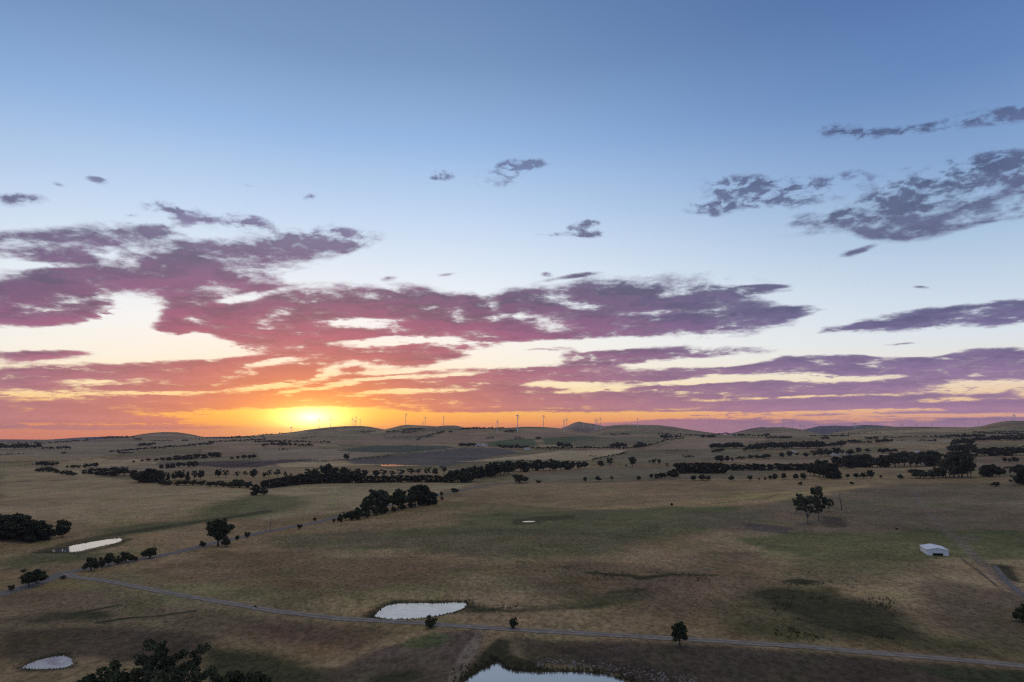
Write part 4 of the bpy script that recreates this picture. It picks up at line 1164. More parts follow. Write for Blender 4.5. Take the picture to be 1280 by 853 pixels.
row(['gum', 'round'], [(1182, 597.5, 24), (1192, 597.5, 36), (1203, 597, 34), (1214, 597, 22)], 7, 'giant dark gum of the tallest clump on the fence line', 'giant gums on the fence line', 1.05, 1, .5)
for x, y, h, w_, l in ((1126, 599, 6, 1.2, 'bush alone halfway between the short clump and the giant gums'), (1148.5, 598.5, 11.5, 1.5, 'broad round bush before the giant gums'), (1165, 598, 10.5, 1.2, 'round bush between the broad one and the giant gums')):
    plant('shrub', x, y, h, l, wf=w_)
row(['round'], [(1172, 598, 13), (1180, 597.5, 12)], 2, 'leafy tree at the foot of the giant gums', 'trees at the foot of the giant gums', 1.0)
row(['round', 'gum', 'pine'], [(1228, 596, 13), (1241, 595.5, 18), (1254, 595.5, 11), (1268, 594, 12), (1284, 594, 14)], 9, 'dark tree in the broken clump past the giant gums', 'broken clump past the giant gums', 1.25)
row(['gum', 'conifer'], [(1268, 607, 14), (1277, 606.5, 22), (1288, 606, 20)], 4, 'dark tree at the frame edge below the broken clump', 'trees at the frame edge below the broken clump', 1.0)
row(['round', 'pine'], [(1222, 570.5, 11), (1250, 570, 12), (1290, 570, 12)], 8, 'dark tree in the straight far belt past the giant gums', 'straight far belt past the giant gums', 1.5, parts=False)
row(['round'], [(1256, 578, 8), (1272, 578, 6)], 4, 'small tree in the pale gap past the giant gums', 'trees in the pale gap', 1.0, parts=False)
row(['round', 'gum'], [(978, 572, 8), (1002, 571, 7), (1028, 571, 10), (1046, 570, 10), (1066, 568, 9), (1084, 566, 6)], 12, 'dark tree in the belt between the two white roofs', 'belt between the white roofs', 1.4, parts=False)
row(['round', 'gum'], [(897, 577.5, 8), (906, 577.5, 9), (914, 577, 7)], 5, 'tree in the little clump under the plantation blocks', 'little clump under the plantation', 1.1, parts=False)
row(['round', 'gum'], [(812, 579.5, 4.5), (819, 579.5, 6.5), (825, 579.5, 6)], 4, 'tree in the tiny bare-trunked clump beyond the pair of trees', 'tiny bare-trunked clump', 1.0, parts=False)


# ------------------------------------------------------------------ far woods and hedgerows: beyond counting
def far_woods():
    rng = np.random.default_rng(3)
    out = []
    def belt(pts, n, wf=1.0, jy=.3):
        for u in np.linspace(0, 1, n):
            k = u * (len(pts) - 1); i = min(int(k), len(pts) - 2); f = k - i
            x, y, h = [pts[i][q] * (1 - f) + pts[i + 1][q] * f for q in range(3)]
            x += rng.uniform(-1, 1); y += rng.uniform(-jy, jy); h *= rng.uniform(.7, 1.15)
            p = G(x, y); hm = size_at(p, h)
            m_ = 90
            rad = hm * .5 * wf
            d = rng.normal(size=(14, 3)); d /= np.linalg.norm(d, axis=1, keepdims=True)
            cen = np.array([0, 0, .55 * hm]) + d * rng.uniform(.2, 1, (14, 1)) * np.array([rad * .8, rad * .8, hm * .33])
            q = leaves(rng, cen, np.full(14, hm * .2), m_, hm * .20)
            q[:, :, 2] = np.maximum(q[:, :, 2], 0)
            out.append((q + p).reshape(-1, 5, 3))
    for pts, n, wf in FAR:
        belt(pts, n, wf * 1.5)
    q = np.concatenate(out)
    b = MB(); b.v = [tuple(p) for p in q.reshape(-1, 3)]; b.f = [[i * 5 + k for k in range(5)] for i in range(len(q))]
    o = bpy.data.objects.new('distant_woods', b.mesh('distant_woods', LEAF['pine'])); COL.objects.link(o)
    o['kind'] = 'stuff'; o['label'] = 'dark far hedgerows and woods dotted over the plain and hills'; o['category'] = 'woods'


FAR = [
    ([(-10, 562, 8), (20, 562, 8), (47, 561, 8)], 20, 1.2), ([(52, 562, 4), (87, 562, 4.5)], 14, 1.1), ([(78, 568, 3), (82, 568, 3)], 3, 1.3),
    ([(-10, 556, 3), (60, 555, 3), (110, 552, 3.5)], 30, 1.2), ([(108, 551, 4), (140, 549, 4), (168, 548, 3.5)], 20, 1.1),
    ([(136, 566, 3), (180, 563, 4), (220, 560, 4), (264, 557, 4.5)], 44, 1.1), ([(174, 559, 6), (192, 558, 5)], 8, 1.0), ([(168, 551, 4), (175, 551, 4)], 4, 1.2), ([(190, 552.5, 2), (214, 552, 2.5)], 10, 1.2), ([(228, 552, 3), (235, 552, 3)], 4, 1.2),
    ([(245, 549, 3), (280, 549, 3), (300, 548.5, 4), (330, 547, 3)], 26, 1.1), ([(262, 554, 3), (300, 552, 3), (330, 551, 3.5)], 26, 1.2), ([(150, 568, 4), (165, 567, 3)], 6, 1.1),
    ([(320, 554, 3.5), (350, 553.5, 4), (412, 554.5, 4)], 34, 1.1), ([(328, 559, 6), (345, 557.5, 5), (356, 559, 7), (380, 559, 6), (392, 558, 3)], 20, 1.0), ([(350, 563, 3), (358, 563, 3)], 4, 1.0),
    ([(325, 544.5, 2), (338, 544.2, 2.4)], 7, 1.1), ([(350, 542.8, 2.6), (357, 542.5, 2)], 4, 1.0), ([(379, 548, 2), (392, 547.5, 2)], 5, 1.1), ([(378, 549.5, 2.6), (381, 549.5, 2.6)], 2, 1.1),
    ([(452, 541, 2.4), (467, 540.5, 2.4)], 8, 1.2), ([(484, 541.5, 3), (497, 540.5, 3.2)], 8, 1.2), ([(502, 542, 3), (518, 541.5, 3)], 8, 1.2), ([(504, 539, 3.4), (528, 538, 3.6)], 14, 1.2), ([(534, 546.5, 3), (545, 543.5, 3), (555, 541.5, 3.5)], 12, 1.2), ([(561, 541, 3), (564, 541, 3)], 3, 1.2), ([(521, 550.5, 3), (524.5, 550.5, 3)], 3, 1.2),
    ([(481, 547, 2), (520, 547, 2), (535, 546, 2)], 18, 1.2), ([(577, 538, 4), (600, 537, 3.5), (628, 536.5, 3)], 26, 1.2), ([(632, 541.5, 4), (645, 540.5, 3.5)], 9, 1.2),
    ([(575, 559, 5.5), (584, 559, 6.5), (591, 559, 6.5)], 10, 1.1), ([(608, 549, 2.6), (616, 548.5, 3)], 5, 1.1), ([(508, 558, 2), (511, 558, 2)], 2, 1.2),
    ([(622, 558, 3), (632, 562, 5), (640, 561, 6), (652, 562, 6), (660, 560, 5)], 18, 1.1),
    ([(664, 562, 3.5), (700, 562, 4), (740, 561.5, 4), (788, 562, 4)], 50, 1.1), ([(698, 560, 7), (706, 560, 7), (714, 560, 5)], 8, 1.0), ([(766, 560.5, 6), (773, 560, 8), (781, 560.5, 7)], 8, 1.0), ([(793, 562, 6), (799, 561, 9), (804, 560, 7)], 8, 1.0),
    ([(740, 576, 3), (755, 573, 3), (770, 570, 3), (783, 567, 3)], 26, 1.1), ([(737, 571, 2), (746, 571, 2)], 5, 1.2), ([(645, 549.5, 3), (653, 549.5, 3)], 4, 1.2), ([(671, 549.5, 4), (676, 549.5, 4)], 4, 1.1), ([(643, 547, 2), (650, 547, 2)], 3, 1.2),
    ([(765, 544.5, 3), (769, 544.5, 3)], 3, 1.2), ([(777, 544, 3), (786, 544.3, 3)], 7, 1.2), ([(805, 560, 3), (818, 556, 3), (832, 551.5, 3), (854, 549, 2.5)], 24, 1.1), ([(829, 549.5, 6), (834, 549, 6), (842, 548.5, 5), (854, 548.5, 4)], 12, 1.0), ([(824, 544, 3), (860, 545, 3), (890, 546, 3.5)], 20, 1.2),
    ([(878, 548, 4), (893, 547.5, 4)], 10, 1.1), ([(895, 544, 3), (912, 543.5, 3)], 12, 1.2), ([(918, 546, 4), (930, 546, 4), (955, 546.5, 4), (960, 546, 5)], 20, 1.1),
    ([(889, 561, 7), (901, 561, 7.5)], 14, 1.0), ([(904, 561, 8), (927, 561, 8)], 22, 1.0), ([(893, 566.5, 5), (903, 565, 6)], 9, 1.0), ([(930, 564, 4), (936, 563.5, 7), (945, 563.5, 11), (952, 562.5, 9), (962, 561, 9)], 18, 1.0),
    ([(832, 563.8, 1.4), (850, 563.6, 1.4), (890, 563.6, 1.4)], 24, 1.2), ([(855, 572.5, 3), (866, 572.5, 4.5)], 7, 1.1), ([(920, 574.5, 4), (930, 574.5, 4)], 6, 1.0), ([(938, 574, 6), (955, 574, 6), (960, 573, 6)], 12, 1.0),
    ([(962, 561.5, 9), (982, 561.5, 9)], 18, 1.0), ([(984, 561, 9), (1030, 560.5, 9.5)], 36, 1.0), ([(1034, 558.5, 4), (1042, 558.5, 6), (1054, 558, 8.5)], 12, 1.0), ([(958, 548.5, 3.5), (988, 548.5, 4)], 20, 1.1),
    ([(1012, 546, 2.4), (1040, 546.5, 3), (1060, 546, 3)], 18, 1.2), ([(1028, 550, 4), (1036, 549.5, 4)], 6, 1.0), ([(1060, 553, 3), (1066, 555, 6), (1074, 554.5, 4), (1088, 554.5, 4)], 14, 1.0), ([(1083, 550, 4), (1096, 549.5, 4.5)], 9, 1.1), ([(1096, 554, 5), (1104, 553.5, 5), (1114, 553.5, 5)], 12, 1.0),
    ([(1040, 543.5, 2), (1070, 543, 2), (1100, 542.5, 2)], 16, 1.2), ([(1105, 548, 2.5), (1130, 547.8, 2.5), (1165, 547.5, 3)], 24, 1.2), ([(1123, 551.5, 2), (1131, 551.5, 2)], 4, 1.2), ([(1147, 552, 2.5), (1158, 552, 2.5), (1170, 552.5, 3.5)], 10, 1.2),
    ([(1100, 567, 6), (1107, 566.5, 7), (1120, 566, 6)], 10, 1.0), ([(1170, 548, 3.5), (1200, 547.5, 5), (1230, 547.5, 5)], 34, 1.1), ([(1190, 557, 6), (1205, 556, 9), (1216, 556, 6)], 20, 1.0), ([(1216, 552, 5), (1250, 551, 6), (1290, 551, 6)], 44, 1.1),
    ([(1216, 541, 2.5), (1236, 543, 3), (1262, 544, 4), (1290, 545, 4)], 34, 1.1), ([(1242, 540.5, 2.5), (1270, 541.5, 3), (1290, 541, 3)], 18, 1.2), ([(1240, 548, 4), (1262, 547, 4), (1290, 547.5, 4)], 28, 1.1), ([(1230, 535.5, 1.5), (1248, 535.5, 1.5)], 8, 1.2),
    ([(1190, 566, 10), (1214, 565, 10)], 22, 1.1), ([(1186, 575, 10), (1212, 576, 12)], 16, 1.1), ([(868, 535.2, 1.3), (875, 536.8, 1.3)], 3, 1.0), ([(615, 535, 2.2), (617, 535, 2.4)], 2, 1.0),
    ([(0, 570, 2), (20, 568.5, 2), (40, 567.5, 1.6)], 14, 1.2), ([(-8, 585, 1.6), (20, 583.5, 1.6), (45, 581, 2)], 14, 1.2), ([(380, 578.5, 1.8), (445, 574.6, 2), (490, 571, 2.4)], 38, 1.1), ([(245, 583, 1.5), (300, 582, 1.5), (322, 579, 1.5)], 26, 1.2),
]
far_woods()

# ------------------------------------------------------------------ wind turbines
TURB = noisy('turbine_paint', (0.68, 0.68, 0.68), (0.76, 0.76, 0.76), 0.3, 0.5, 0.4)


def turbine_meshes():
    t = MB(); n = 10
    t.tube([(0, 0, -4), (0, 0, 0), (0, 0, 40), (0, 0, 79)], [2.2, 2.1, 1.7, 1.3], 14)
    tower = t.mesh('tower', TURB, True)
    c = MB()
    c.tube([(0, -3.2, 80.6), (0, -2.6, 80.6), (0, 3.5, 80.6), (0, 7.2, 80.8), (0, 7.6, 80.8)], [1.2, 1.75, 1.85, 1.5, 0.9], 10)
    nac = c.mesh('nacelle', TURB, True)
    h = MB(); h.tube([(0, -5.9, 0), (0, -5.5, 0), (0, -4.6, 0), (0, -3.3, 0)], [0.25, 0.9, 1.45, 1.5], 12)
    hub = h.mesh('rotor', TURB, True)
    b = MB()
    prof = [(0.8, 0.95, 0.95), (3, 1.0, 0.9), (8, 1.75, 0.45), (16, 1.45, 0.3), (28, 0.95, 0.18), (38, 0.5, 0.10), (41, 0.12, 0.04)]
    vs = []
    for z, ch, th in prof:
        tw = math.radians(18 * (1 - z / 41))
        for k in range(8):
            a = 2 * math.pi * k / 8
            x, y = ch * math.cos(a), th * math.sin(a)
            vs.append((x * math.cos(tw) - y * math.sin(tw), -4.5 + x * math.sin(tw) + y * math.cos(tw), z))
    fs = []
    for i in range(len(prof) - 1):
        for k in range(8):
            fs.append([i * 8 + k, i * 8 + (k + 1) % 8, (i + 1) * 8 + (k + 1) % 8, (i + 1) * 8 + k])
    fs.append([(len(prof) - 1) * 8 + k for k in range(8)])
    b.add(vs, fs)
    return tower, nac, hub, b.mesh('blade', TURB, True)


TT, TN, TH, TB = turbine_meshes()


def turbine(px, hub_py, base_py, dist, phase, label, yaw=None, group='wind turbines'):
    """base_py: foot seen in the photograph (dist None), or dist: stands at that distance, its foot hidden by the hill"""
    if dist is None:
        p = G(px, base_py)
    else:
        d = rays(px, hub_py); u = np.array([d[0], d[1]]) / math.hypot(d[0], d[1])
        q = u * dist; p = np.array([q[0], q[1], float(land(np.array([q[0]]), np.array([q[1]]))[0])])
    d = rays(px, hub_py); hd = math.hypot(d[0], d[1])
    hubz = EYE[2] + d[2] / hd * math.hypot(p[0], p[1])
    s = (hubz - p[2]) / 80.6
    print('TURB', px, round(math.hypot(p[0], p[1])), 'scale', round(s, 2))
    s = min(max(s, 0.42), 1.6)
    o = thing('wind_turbine', tuple(p), label, 'wind turbine', group, yaw if yaw is not None else math.radians(-az_of(p)) + TR.uniform(1.2, 1.42), (s, s, s))
    add_part('tower', TT, o); add_part('nacelle', TN, o)
    r = add_part('rotor', TH, o); r.location = (0, 0, 80.6); r.rotation_euler = (0, phase, 0)
    for k in range(3):
        bl = add_part('blade', TB, r); bl.rotation_euler = (0, k * 2 * math.pi / 3, 0)
    return o


def az_of(p):
    return math.degrees(math.atan2(p[0], p[1]))


for px, hy, by, dist, ph, lab in [
    (647, 519.5, 541, None, 0.05, 'tallest wind turbine on the central ridge, one blade straight up and a pale tower foot'),
    (621.5, 526.5, 542, None, 0.1, 'wind turbine with a white lower tower standing below the tree-topped central ridge'),
    (679.3, 520, None, 4000, 0.15, 'wind turbine alone on the skyline beside a small dark clump of trees'),
    (705, 525.5, 540.5, None, 0.9, 'pale wind turbine in front of the pointed hill, lower of two'),
    (708.5, 524, 537.5, None, 0.3, 'dark-topped wind turbine just behind the pale one by the pointed hill'),
    (719, 532.8, 537, None, 0.5, 'tiny pale wind turbine against the face of the pointed hill'),
    (729.5, 529, 536, None, 0.2, 'pale wind turbine right below the summit of the pointed hill'),
    (738, 529.8, 536, None, 0.7, 'faint wind turbine on the shoulder of the pointed hill'),
    (744.3, 525.5, 538.8, None, 0.4, 'tallest white wind turbine in the bunch beyond the pointed hill'),
    (746.6, 525, 537.3, None, 1.0, 'white wind turbine overlapping the tallest of the bunch'),
    (750.5, 523, 537, None, 0.05, 'wind turbine at the far edge of the bunch, reaching highest over the skyline'),
    (797, 523.8, 535.5, None, 0.0, 'wind turbine on the long smooth ridge, taller of two with a pale tower'),
    (808.2, 527.3, 535.8, None, 0.55, 'shorter wind turbine beside the taller one on the long smooth ridge'),
    (554.5, 521.7, None, 4500, 0.9, 'wind turbine last along the rounded sunset ridge before the trees'),
    (531.6, 522, None, 4550, 0.6, 'wind turbine in the middle of the rounded sunset ridge'),
    (528.5, 528.5, None, 5200, 0.3, 'tiny wind turbine peeping over the rounded sunset ridge'),
    (507.3, 518, None, 4350, 0.0, 'tall wind turbine at the crest of the rounded sunset ridge'),
    (450.3, 525.2, None, 5200, 0.7, 'wind turbine last in the bunch of four on the sunset slope'),
    (445.3, 521.5, None, 4900, 0.5, 'tallest wind turbine in the bunch of four on the sunset slope'),
    (443.5, 526.2, None, 5600, 0.2, 'shortest wind turbine in the bunch of four on the sunset slope'),
    (440.3, 523.6, None, 5200, 0.05, 'first wind turbine in the bunch of four on the sunset slope'),
    (413.6, 524.3, None, 5200, 0.1, 'wind turbine on the slope beside the glare of the sun'),
    (399, 524.5, None, 5400, 0.95, 'wind turbine inside the white glare of the sun'),
    (364, 534.5, None, 6800, 0.4, 'faint small wind turbine in the yellow glow below the sun'),
    (979.4, 524.5, None, 5700, 0.1, 'taller wind turbine on the round grey hill under the pink sky'),
    (990, 526.8, None, 6200, 0.5, 'shorter wind turbine on the round grey hill under the pink sky'),
    (1000.2, 532, None, 8000, 0.9, 'faint wind turbine just down the flank of the round grey hill'),
    (1004.5, 532, None, 8200, 0.2, 'faintest wind turbine at the foot of the round grey hill'),
    (1067, 529.3, None, 7000, 0.3, 'first of two faint wind turbines before the blue mountains'),
    (1069.3, 529.6, None, 7200, 0.8, 'second of two faint wind turbines before the blue mountains'),
    (1127, 530.3, None, 7600, 0.15, 'small wind turbine at the start of the long level ridge'),
    (1145, 530.2, None, 7800, 0.5, 'small wind turbine second along the long level ridge'),
    (1165, 530.3, None, 7700, 0.75, 'small wind turbine third along the long level ridge'),
    (1205.5, 528.6, None, 6600, 0.25, 'wind turbine where the level ridge starts to climb'),
    (1223, 526.8, None, 6600, 0.6, 'wind turbine on the climb towards the last hill'),
    (1266.2, 518.5, None, 5900, 0.0, 'wind turbine on the summit of the last hill, its blade straight up'),
    (1268.2, 519.6, None, 6200, 0.4, 'wind turbine almost hidden by its twin on the last hill'),
]:
    turbine(px, hy, by, dist, ph, lab)

# ------------------------------------------------------------------ white shed
SHED = noisy('white_sheeting', (0.70, 0.76, 0.82), (0.82, 0.86, 0.90), 0.6, 0.40, 0.5)
DARKIN = noisy('dark_opening', (0.03, 0.032, 0.035), (0.06, 0.06, 0.062), 1.0)
POST = noisy('weathered_wood', (0.10, 0.09, 0.08), (0.22, 0.20, 0.175), 5.0)
STEEL = noisy('grey_steel', (0.25, 0.25, 0.25), (0.38, 0.38, 0.37), 2.0, 0.5, 0.5)


def gable_building(name, loc, rotz, w, d, hw, hr, label, cat, wallm, roofm, opening=True, group=None, corrug=0.0):
    """gabled building, front at y=0 facing -y, ridge along y; open doorway cut in the front wall"""
    o = thing(name, loc, label, cat, group, rotz)
    t = 0.12
    b = MB()
    b.box(-w / 2, -w / 2 + t, t, d - t, -0.4, hw); b.box(w / 2 - t, w / 2, t, d - t, -0.4, hw)
    def gable(y0, y1, doorw, doorh):
        h = w / 2
        if doorw:
            k = hw
            pieces = [[(-h, -0.4), (-doorw, -0.4), (-doorw, hw), (-h, hw)], [(doorw, -0.4), (h, -0.4), (h, hw), (doorw, hw)], [(-doorw, doorh), (doorw, doorh), (doorw, hw), (-doorw, hw)], [(-h, hw), (h, hw), (0, hr)]]
        else:
            pieces = [[(-h, -0.4), (h, -0.4), (h, hw), (0, hr), (-h, hw)]]
        for pc in pieces:
            n = len(pc)
            vs = [(x, y0, z) for x, z in pc] + [(x, y1, z) for x, z in pc]
            fs = [list(range(n)), [n + i for i in range(n)][::-1]] + [[i, n + i, n + (i + 1) % n, (i + 1) % n] for i in range(n)]
            b.add(vs, fs)
    gable(0, t, w * 0.24 if opening else 0, hw * 0.40)
    gable(d - t, d, 0, 0)
    add_part('wall', b.mesh('wall', wallm), o)
    r = MB(); ov = 0.35; n = 40
    for s in (-1, 1):
        e = s * (w / 2 + ov); ez = hw - (hr - hw) * ov / (w / 2)
        vs = []
        for i in range(n + 1):
            y = -ov + (d + 2 * ov) * i / n
            lift = 0.03 * (i % 2)
            vs += [(0, y, hr + 0.06 + lift), (e, y, ez + 0.06 + lift), (e, y, ez - 0.03), (0, y, hr - 0.03)]
        fs = []
        for i in range(n):
            a = i * 4
            fs += [[a, a + 1, a + 5, a + 4], [a + 3, a + 7, a + 6, a + 2], [a + 1, a + 2, a + 6, a + 5]]
        fs += [[0, 3, 2, 1], [n * 4, n * 4 + 1, n * 4 + 2, n * 4 + 3]]
        r.add(vs, fs)
    add_part('roof', r.mesh('roof', roofm), o)
    f = MB(); f.box(-w / 2 + t, w / 2 - t, t, d - t, 0.02, 0.08)
    add_part('floor_slab', f.mesh('floor_slab', DARKIN), o)
    return o


p = G(1160, 694.3)
p2 = G(1185.5, 695.3)
wsh = float(np.linalg.norm((p2 - p)[:2])) * 1.06
mid = (p + p2) / 2
fr = math.atan2(p2[1] - p[1], p2[0] - p[0])
shed = gable_building('farm_shed', (mid[0], mid[1], mid[2]), fr, wsh, wsh * 1.45, wsh * 0.30, wsh * 0.40, 'white sheeted farm shed with a low dark doorway alone in the green paddock', 'shed', SHED, SHED)

# far farm buildings
WHITE = noisy('white_boards', (0.55, 0.55, 0.55), (0.68, 0.68, 0.67), 0.8)
ROOFGREY = noisy('grey_roof', (0.30, 0.31, 0.33), (0.42, 0.43, 0.45), 0.8, 0.5, 0.4)
for x, y, wp, hp, lab, nm, op in ((598, 558.4, 6, 3.6, 'small white farm shed beside the dark clump of trees, near a long one', 'farm_shed', True), (606, 558.2, 8, 3.0, 'long white farm shed below the green paddock on the rise', 'farm_shed', False), (660, 562.5, 7, 2.6, 'grey farmhouse half hidden at the end of a hedge', 'farmhouse', False),
                              (1045, 569.6, 11, 2.4, 'long white roofed farmhouse in the tree belt', 'farmhouse', False), (1061, 568.8, 9, 2.6, 'short white roofed farmhouse beside the long one in the belt', 'farmhouse', False), (1129, 575.5, 6, 2.6, 'small pale cottage under the dark belt near the giant gums', 'cottage', False), (1148, 566, 6, 3, 'pale farmhouse among the trees above the small cottage', 'farmhouse', False), (993, 566, 6, 2.6, 'white cottage behind the far plantation trees', 'cottage', False)):
    p = G(x, y)
    wm, hm = size_at(p, wp), size_at(p, hp)
    gable_building(nm, tuple(p), math.radians(-az_of(p)) + 0.25, wm, wm * 0.7, hm * 0.6, hm, lab, 'farm building', WHITE, ROOFGREY if nm == 'farmhouse' and x < 700 else WHITE, op)

# ------------------------------------------------------------------ dead trunk and stump
def dead_trunk(px, py, h, lean, label, name):
    p = G(px, py); hm = size_at(p, h)
    b = MB(); rng = np.random.default_rng(int(px))
    b.tube([(0, 0, -0.4), (lean * .3, 0, hm * .35), (lean * .7, .1, hm * .7), (lean, 0, hm)], [.036 * hm, .03 * hm, .022 * hm, .008 * hm], 8)
    o = thing(name, tuple(p), label, 'dead tree')
    add_part('trunk', b.mesh('trunk', POST, True), o)
    for k in range(5):
        z = hm * rng.uniform(.45, .9); a = rng.uniform(0, 6.28); L = hm * rng.uniform(.1, .22)
        c = MB(); x0 = lean * z / hm
        c.tube([(x0, 0, z), (x0 + math.cos(a) * L * .6, math.sin(a) * L * .6, z + L * .4), (x0 + math.cos(a) * L, math.sin(a) * L, z + L * .9)], [.012 * hm, .008 * hm, .003 * hm], 5)
        add_part('branch', c.mesh('branch', POST, True), o)


dead_trunk(1052.5, 637.5, 21, -1.2, 'leaning bare dead trunk beside the little group of gums', 'dead_tree')
dead_trunk(1058, 641, 8, .2, 'short dead stump just past the leaning bare trunk', 'dead_stump')
dead_trunk(995.5, 641, 16, -.3, 'thin dead stem at the outer side of the little group of gums', 'dead_tree')

# ------------------------------------------------------------------ poles along the road
def pole(px, py, h, label):
    p = G(px, py); hm = size_at(p, h)
    o = thing('utility_pole', tuple(p), label, 'utility pole', 'poles along the grey road', math.radians(-40))
    b = MB(); b.tube([(0, 0, -.5), (0, 0, hm)], [.17, .11], 8); add_part('post', b.mesh('post', POST, True), o)
    c = MB(); c.box(-1.1, 1.1, -.19, -.09, hm - .7, hm - .55); add_part('crossarm', c.mesh('crossarm', POST), o)
    for x in (-.95, 0, .95):
        d = MB(); d.tube([(x, -.14, hm - .55), (x, -.14, hm - .3)], [.05, .03], 6); add_part('insulator', d.mesh('insulator', STEEL, True), o)


pole(338, 664, 20, 'wooden utility pole by the road past the big spreading tree')
pole(503.2, 637.5, 16, 'thin utility pole rising in the gap of the middle grove')
pole(118.8, 712.5, 18, 'utility pole behind the first roadside bush at the junction')
pole(481, 640, 14, 'utility pole against the thick half of the middle grove')

# white stone marker by the track
p = G(317.5, 761.3)
b = MB()
rng = np.random.default_rng(4)
bmx = [(math.cos(a) * .55 * rng.uniform(.85, 1.1), math.sin(a) * .45 * rng.uniform(.85, 1.1)) for a in np.linspace(0, 6.28, 9)[:-1]]
b.add([(x, y, -.1) for x, y in bmx] + [(x * .8, y * .8, .45) for x, y in bmx] + [(0, 0, .6)], [[i, (i + 1) % 8, 8 + (i + 1) % 8, 8 + i] for i in range(8)] + [[8 + i, 8 + (i + 1) % 8, 16] for i in range(8)])
st = bpy.data.objects.new('pale_stone', b.mesh('pale_stone', noisy('pale_stone', (.45, .44, .42), (.6, .59, .57), 2.0))); COL.objects.link(st)
st.location = tuple(p); st['label'] = 'small pale stone at the edge of the gravel track'; st['category'] = 'stone'

# ------------------------------------------------------------------ fences
def fence(px_pts, label, group=None, every=5.0, offset=0.0):
    S = path_samples(px_pts, every)
    if offset:
        T = np.gradient(S, axis=0); T /= np.linalg.norm(T, axis=1, keepdims=True)
        S = S + np.column_stack([-T[:, 1], T[:, 0]]) * offset
    S = S[:100]
    Z = land(S[:, 0], S[:, 1])
    o = thing('wire_fence', (S[0][0], S[0][1], Z[0]), label, 'fence', group)
    L0 = np.array([S[0][0], S[0][1], Z[0]])
    b = MB(); b.tube([(0, 0, -.3), (0, 0, 1.3)], [.08, .07], 6); pm = b.mesh('post', POST)
    for q, z in zip(S, Z):
        c = add_part('post', pm, o); c.location = (q[0] - L0[0], q[1] - L0[1], z - L0[2])
    w = MB()
    for h in (.3, .6, .9, 1.1):
        w.tube([(q[0] - L0[0], q[1] - L0[1], z - L0[2] + h) for q, z in zip(S, Z)], [.012] * len(S), 3)
    add_part('wires', w.mesh('wires', STEEL), o)


fence([(20, 742), (60, 729.5), (80, 724.5)], 'wire fence along the grey road before the junction', every=4)
fence([(110, 716), (150, 708.5), (200, 699), (245, 689.5)], 'wire fence along the grey road beyond the junction', every=5)
fence([(1201, 698), (1225, 715), (1247, 735), (1262, 748)], 'wire fence running down beside the gravel lane', every=3)

# ------------------------------------------------------------------ rushes and stones round the ponds
def rushes():
    rng = np.random.default_rng(8); V = []; F = []
    def tuft(x, y, z, h, n):
        for k in range(n):
            a = rng.uniform(0, 6.28); r = rng.uniform(0, .35) * h; l = rng.normal(0, .3, 2) * h
            b = len(V); w = .05 * h + .02
            V.extend([(x + r * math.cos(a) - w, y + r * math.sin(a), z - .05), (x + r * math.cos(a) + w, y + r * math.sin(a), z - .05), (x + r * math.cos(a) + l[0], y + r * math.sin(a) + l[1], z + h * rng.uniform(.7, 1.1))])
            F.append((b, b + 1, b + 2))
    pts = []
    for nm, n, wd, hh in (('road_pond', 300, 3.0, .5), ('reed_pond', 700, 4.0, .7), ('oval_pond', 130, 2.0, .35), ('long_pond', 160, 4.0, .5), ('small_pond', 40, 3, .4)):
        S = np.array(smooth_poly(PONDS[nm][0], 4)); L = len(S); c = S.mean(0)
        for k in range(n):
            i = rng.integers(L); f = rng.random(); q = S[i] * (1 - f) + S[(i + 1) % L] * f
            d = q - c; d /= np.linalg.norm(d)
            q = q + d * (abs(rng.normal(0, wd * .6)) - .3)
            pts.append((q[0], q[1], hh * rng.uniform(.5, 1.3)))
    for (x0, x1, y0, y1, n, hh) in ((592, 690, 755, 766, 260, .7), (600, 645, 800, 826, 300, .9), (640, 780, 832, 842, 260, .8), (740, 890, 713, 724, 260, .7), (965, 1120, 742, 800, 900, .8), (0, 110, 764, 785, 300, .6), (100, 245, 760, 776, 160, .6), (978, 1030, 725, 728, 60, .6), (790, 825, 657, 672, 90, .7)):
        for k in range(n):
            px, py = rng.uniform(x0, x1), rng.uniform(y0, y1)
            q = on_plane(px, py, 0.0)
            if fbm(np.array([q[0]]), np.array([q[1]]), 30, 5, 3)[0] < -0.02:
                continue
            pts.append((q[0], q[1], hh * rng.uniform(.5, 1.2)))
    P = np.array(pts)
    Z = land(P[:, 0], P[:, 1])
    for (x, y, h), z in zip(pts, Z):
        tuft(x, y, z, h, 9)
    me = bpy.data.meshes.new('rushes'); me.from_pydata(V, [], F); me.update(); me.materials.append(noisy('rush_blades', (0.04, 0.042, 0.02), (0.11, 0.10, 0.055), 2.0))
    o = bpy.data.objects.new('rushes', me); COL.objects.link(o); o['kind'] = 'stuff'; o['label'] = 'dark tussocks of rushes round the ponds and in the wet hollows'; o['category'] = 'rushes'


rushes()


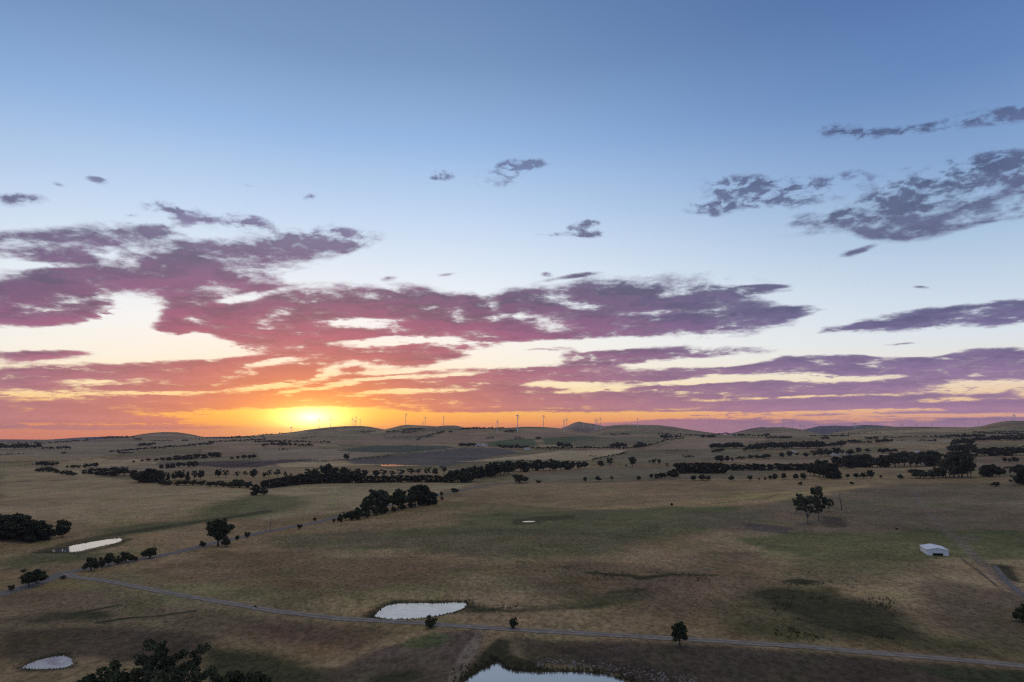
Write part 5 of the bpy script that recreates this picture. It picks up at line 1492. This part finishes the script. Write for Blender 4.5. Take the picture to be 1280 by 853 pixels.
def grass_tussocks():
    rng = np.random.default_rng(21); n = 16000
    ang = np.radians(rng.uniform(-37, 37, n)); r = 165 + 330 * rng.random(n) ** 1.2
    x, y = r * np.sin(ang), r * np.cos(ang)
    k = fbm(x, y, 38, 15, 4) > -0.08
    for P, zw, reach in PONDS.values():
        k &= poly_dist(x, y, P) > 1.5
    for S in (ROAD_S, TRACK_S):
        d = np.full(n, 1e9)
        for q in S:
            d = np.minimum(d, (x - q[0]) ** 2 + (y - q[1]) ** 2)
        k &= d > 20
    x, y = x[k], y[k]; z = land(x, y); m_ = len(x)
    h = rng.uniform(.18, .5, m_); V = []
    for j in range(6):
        a = rng.uniform(0, 6.28, m_); w = h * .18
        lx, ly = rng.normal(0, .45, m_) * h, rng.normal(0, .45, m_) * h
        bx, by = x + rng.normal(0, .25, m_) * h, y + rng.normal(0, .25, m_) * h
        V.append(np.stack([np.column_stack([bx - w * np.cos(a), by - w * np.sin(a), z - .05]), np.column_stack([bx + w * np.cos(a), by + w * np.sin(a), z - .05]), np.column_stack([bx + lx, by + ly, z + h])], 1))
    V = np.concatenate(V).reshape(-1, 3)
    o = mesh_obj('grass_tussocks', V, [(i, i + 1, i + 2) for i in range(0, len(V), 3)], noisy('tussock_grass', (0.10, 0.088, 0.042), (0.34, 0.255, 0.14), 0.12, 0.9, 0.1, 6.0))
    o['kind'] = 'stuff'; o['label'] = 'dry grass tussocks over the near paddocks'; o['category'] = 'grass'


grass_tussocks()


def gravel_stones():
    rng = np.random.default_rng(12); b = MB()
    for k in range(260):
        px = rng.uniform(668, 870); py = 821 + (px - 668) * .14 + rng.normal(0, 4)
        q = on_plane(px, py, 0.0); z = float(land(np.array([q[0]]), np.array([q[1]]))[0]); s = rng.uniform(.12, .42)
        ring = [(math.cos(a) * s * rng.uniform(.7, 1.2), math.sin(a) * s * rng.uniform(.7, 1.2)) for a in np.linspace(0, 6.28, 7)[:-1]]
        b.add([(q[0] + x, q[1] + y, z - .05) for x, y in ring] + [(q[0] + x * .7, q[1] + y * .7, z + s * .5) for x, y in ring] + [(q[0], q[1], z + s * .62)], [[i, (i + 1) % 6, 6 + (i + 1) % 6, 6 + i] for i in range(6)] + [[6 + i, 6 + (i + 1) % 6, 12] for i in range(6)])
    o = bpy.data.objects.new('stony_rubble', b.mesh('stony_rubble', noisy('stone', (.16, .145, .13), (.30, .28, .26), 1.5))); COL.objects.link(o)
    o['kind'] = 'stuff'; o['label'] = 'scattered pale stones on the bare bank of the reedy pond'; o['category'] = 'rubble'


gravel_stones()

# ------------------------------------------------------------------ the air
def haze():
    b = MB(); R = 22500.0
    b.box(-R, R, -R, R, -60, 330)
    mt = bpy.data.materials.new('evening_air'); mt.use_nodes = True
    nt = mt.node_tree; nt.nodes.clear()
    v = nt.nodes.new('ShaderNodeVolumePrincipled'); v.inputs['Color'].default_value = (0.78, 0.74, 0.95, 1); v.inputs['Density'].default_value = HAZE; v.inputs['Anisotropy'].default_value = 0.2
    out = nt.nodes.new('ShaderNodeOutputMaterial'); nt.links.new(v.outputs[0], out.inputs['Volume'])
    o = bpy.data.objects.new('haze', b.mesh('haze', mt)); COL.objects.link(o); o['kind'] = 'stuff'


HAZE = 2.9e-5
haze()
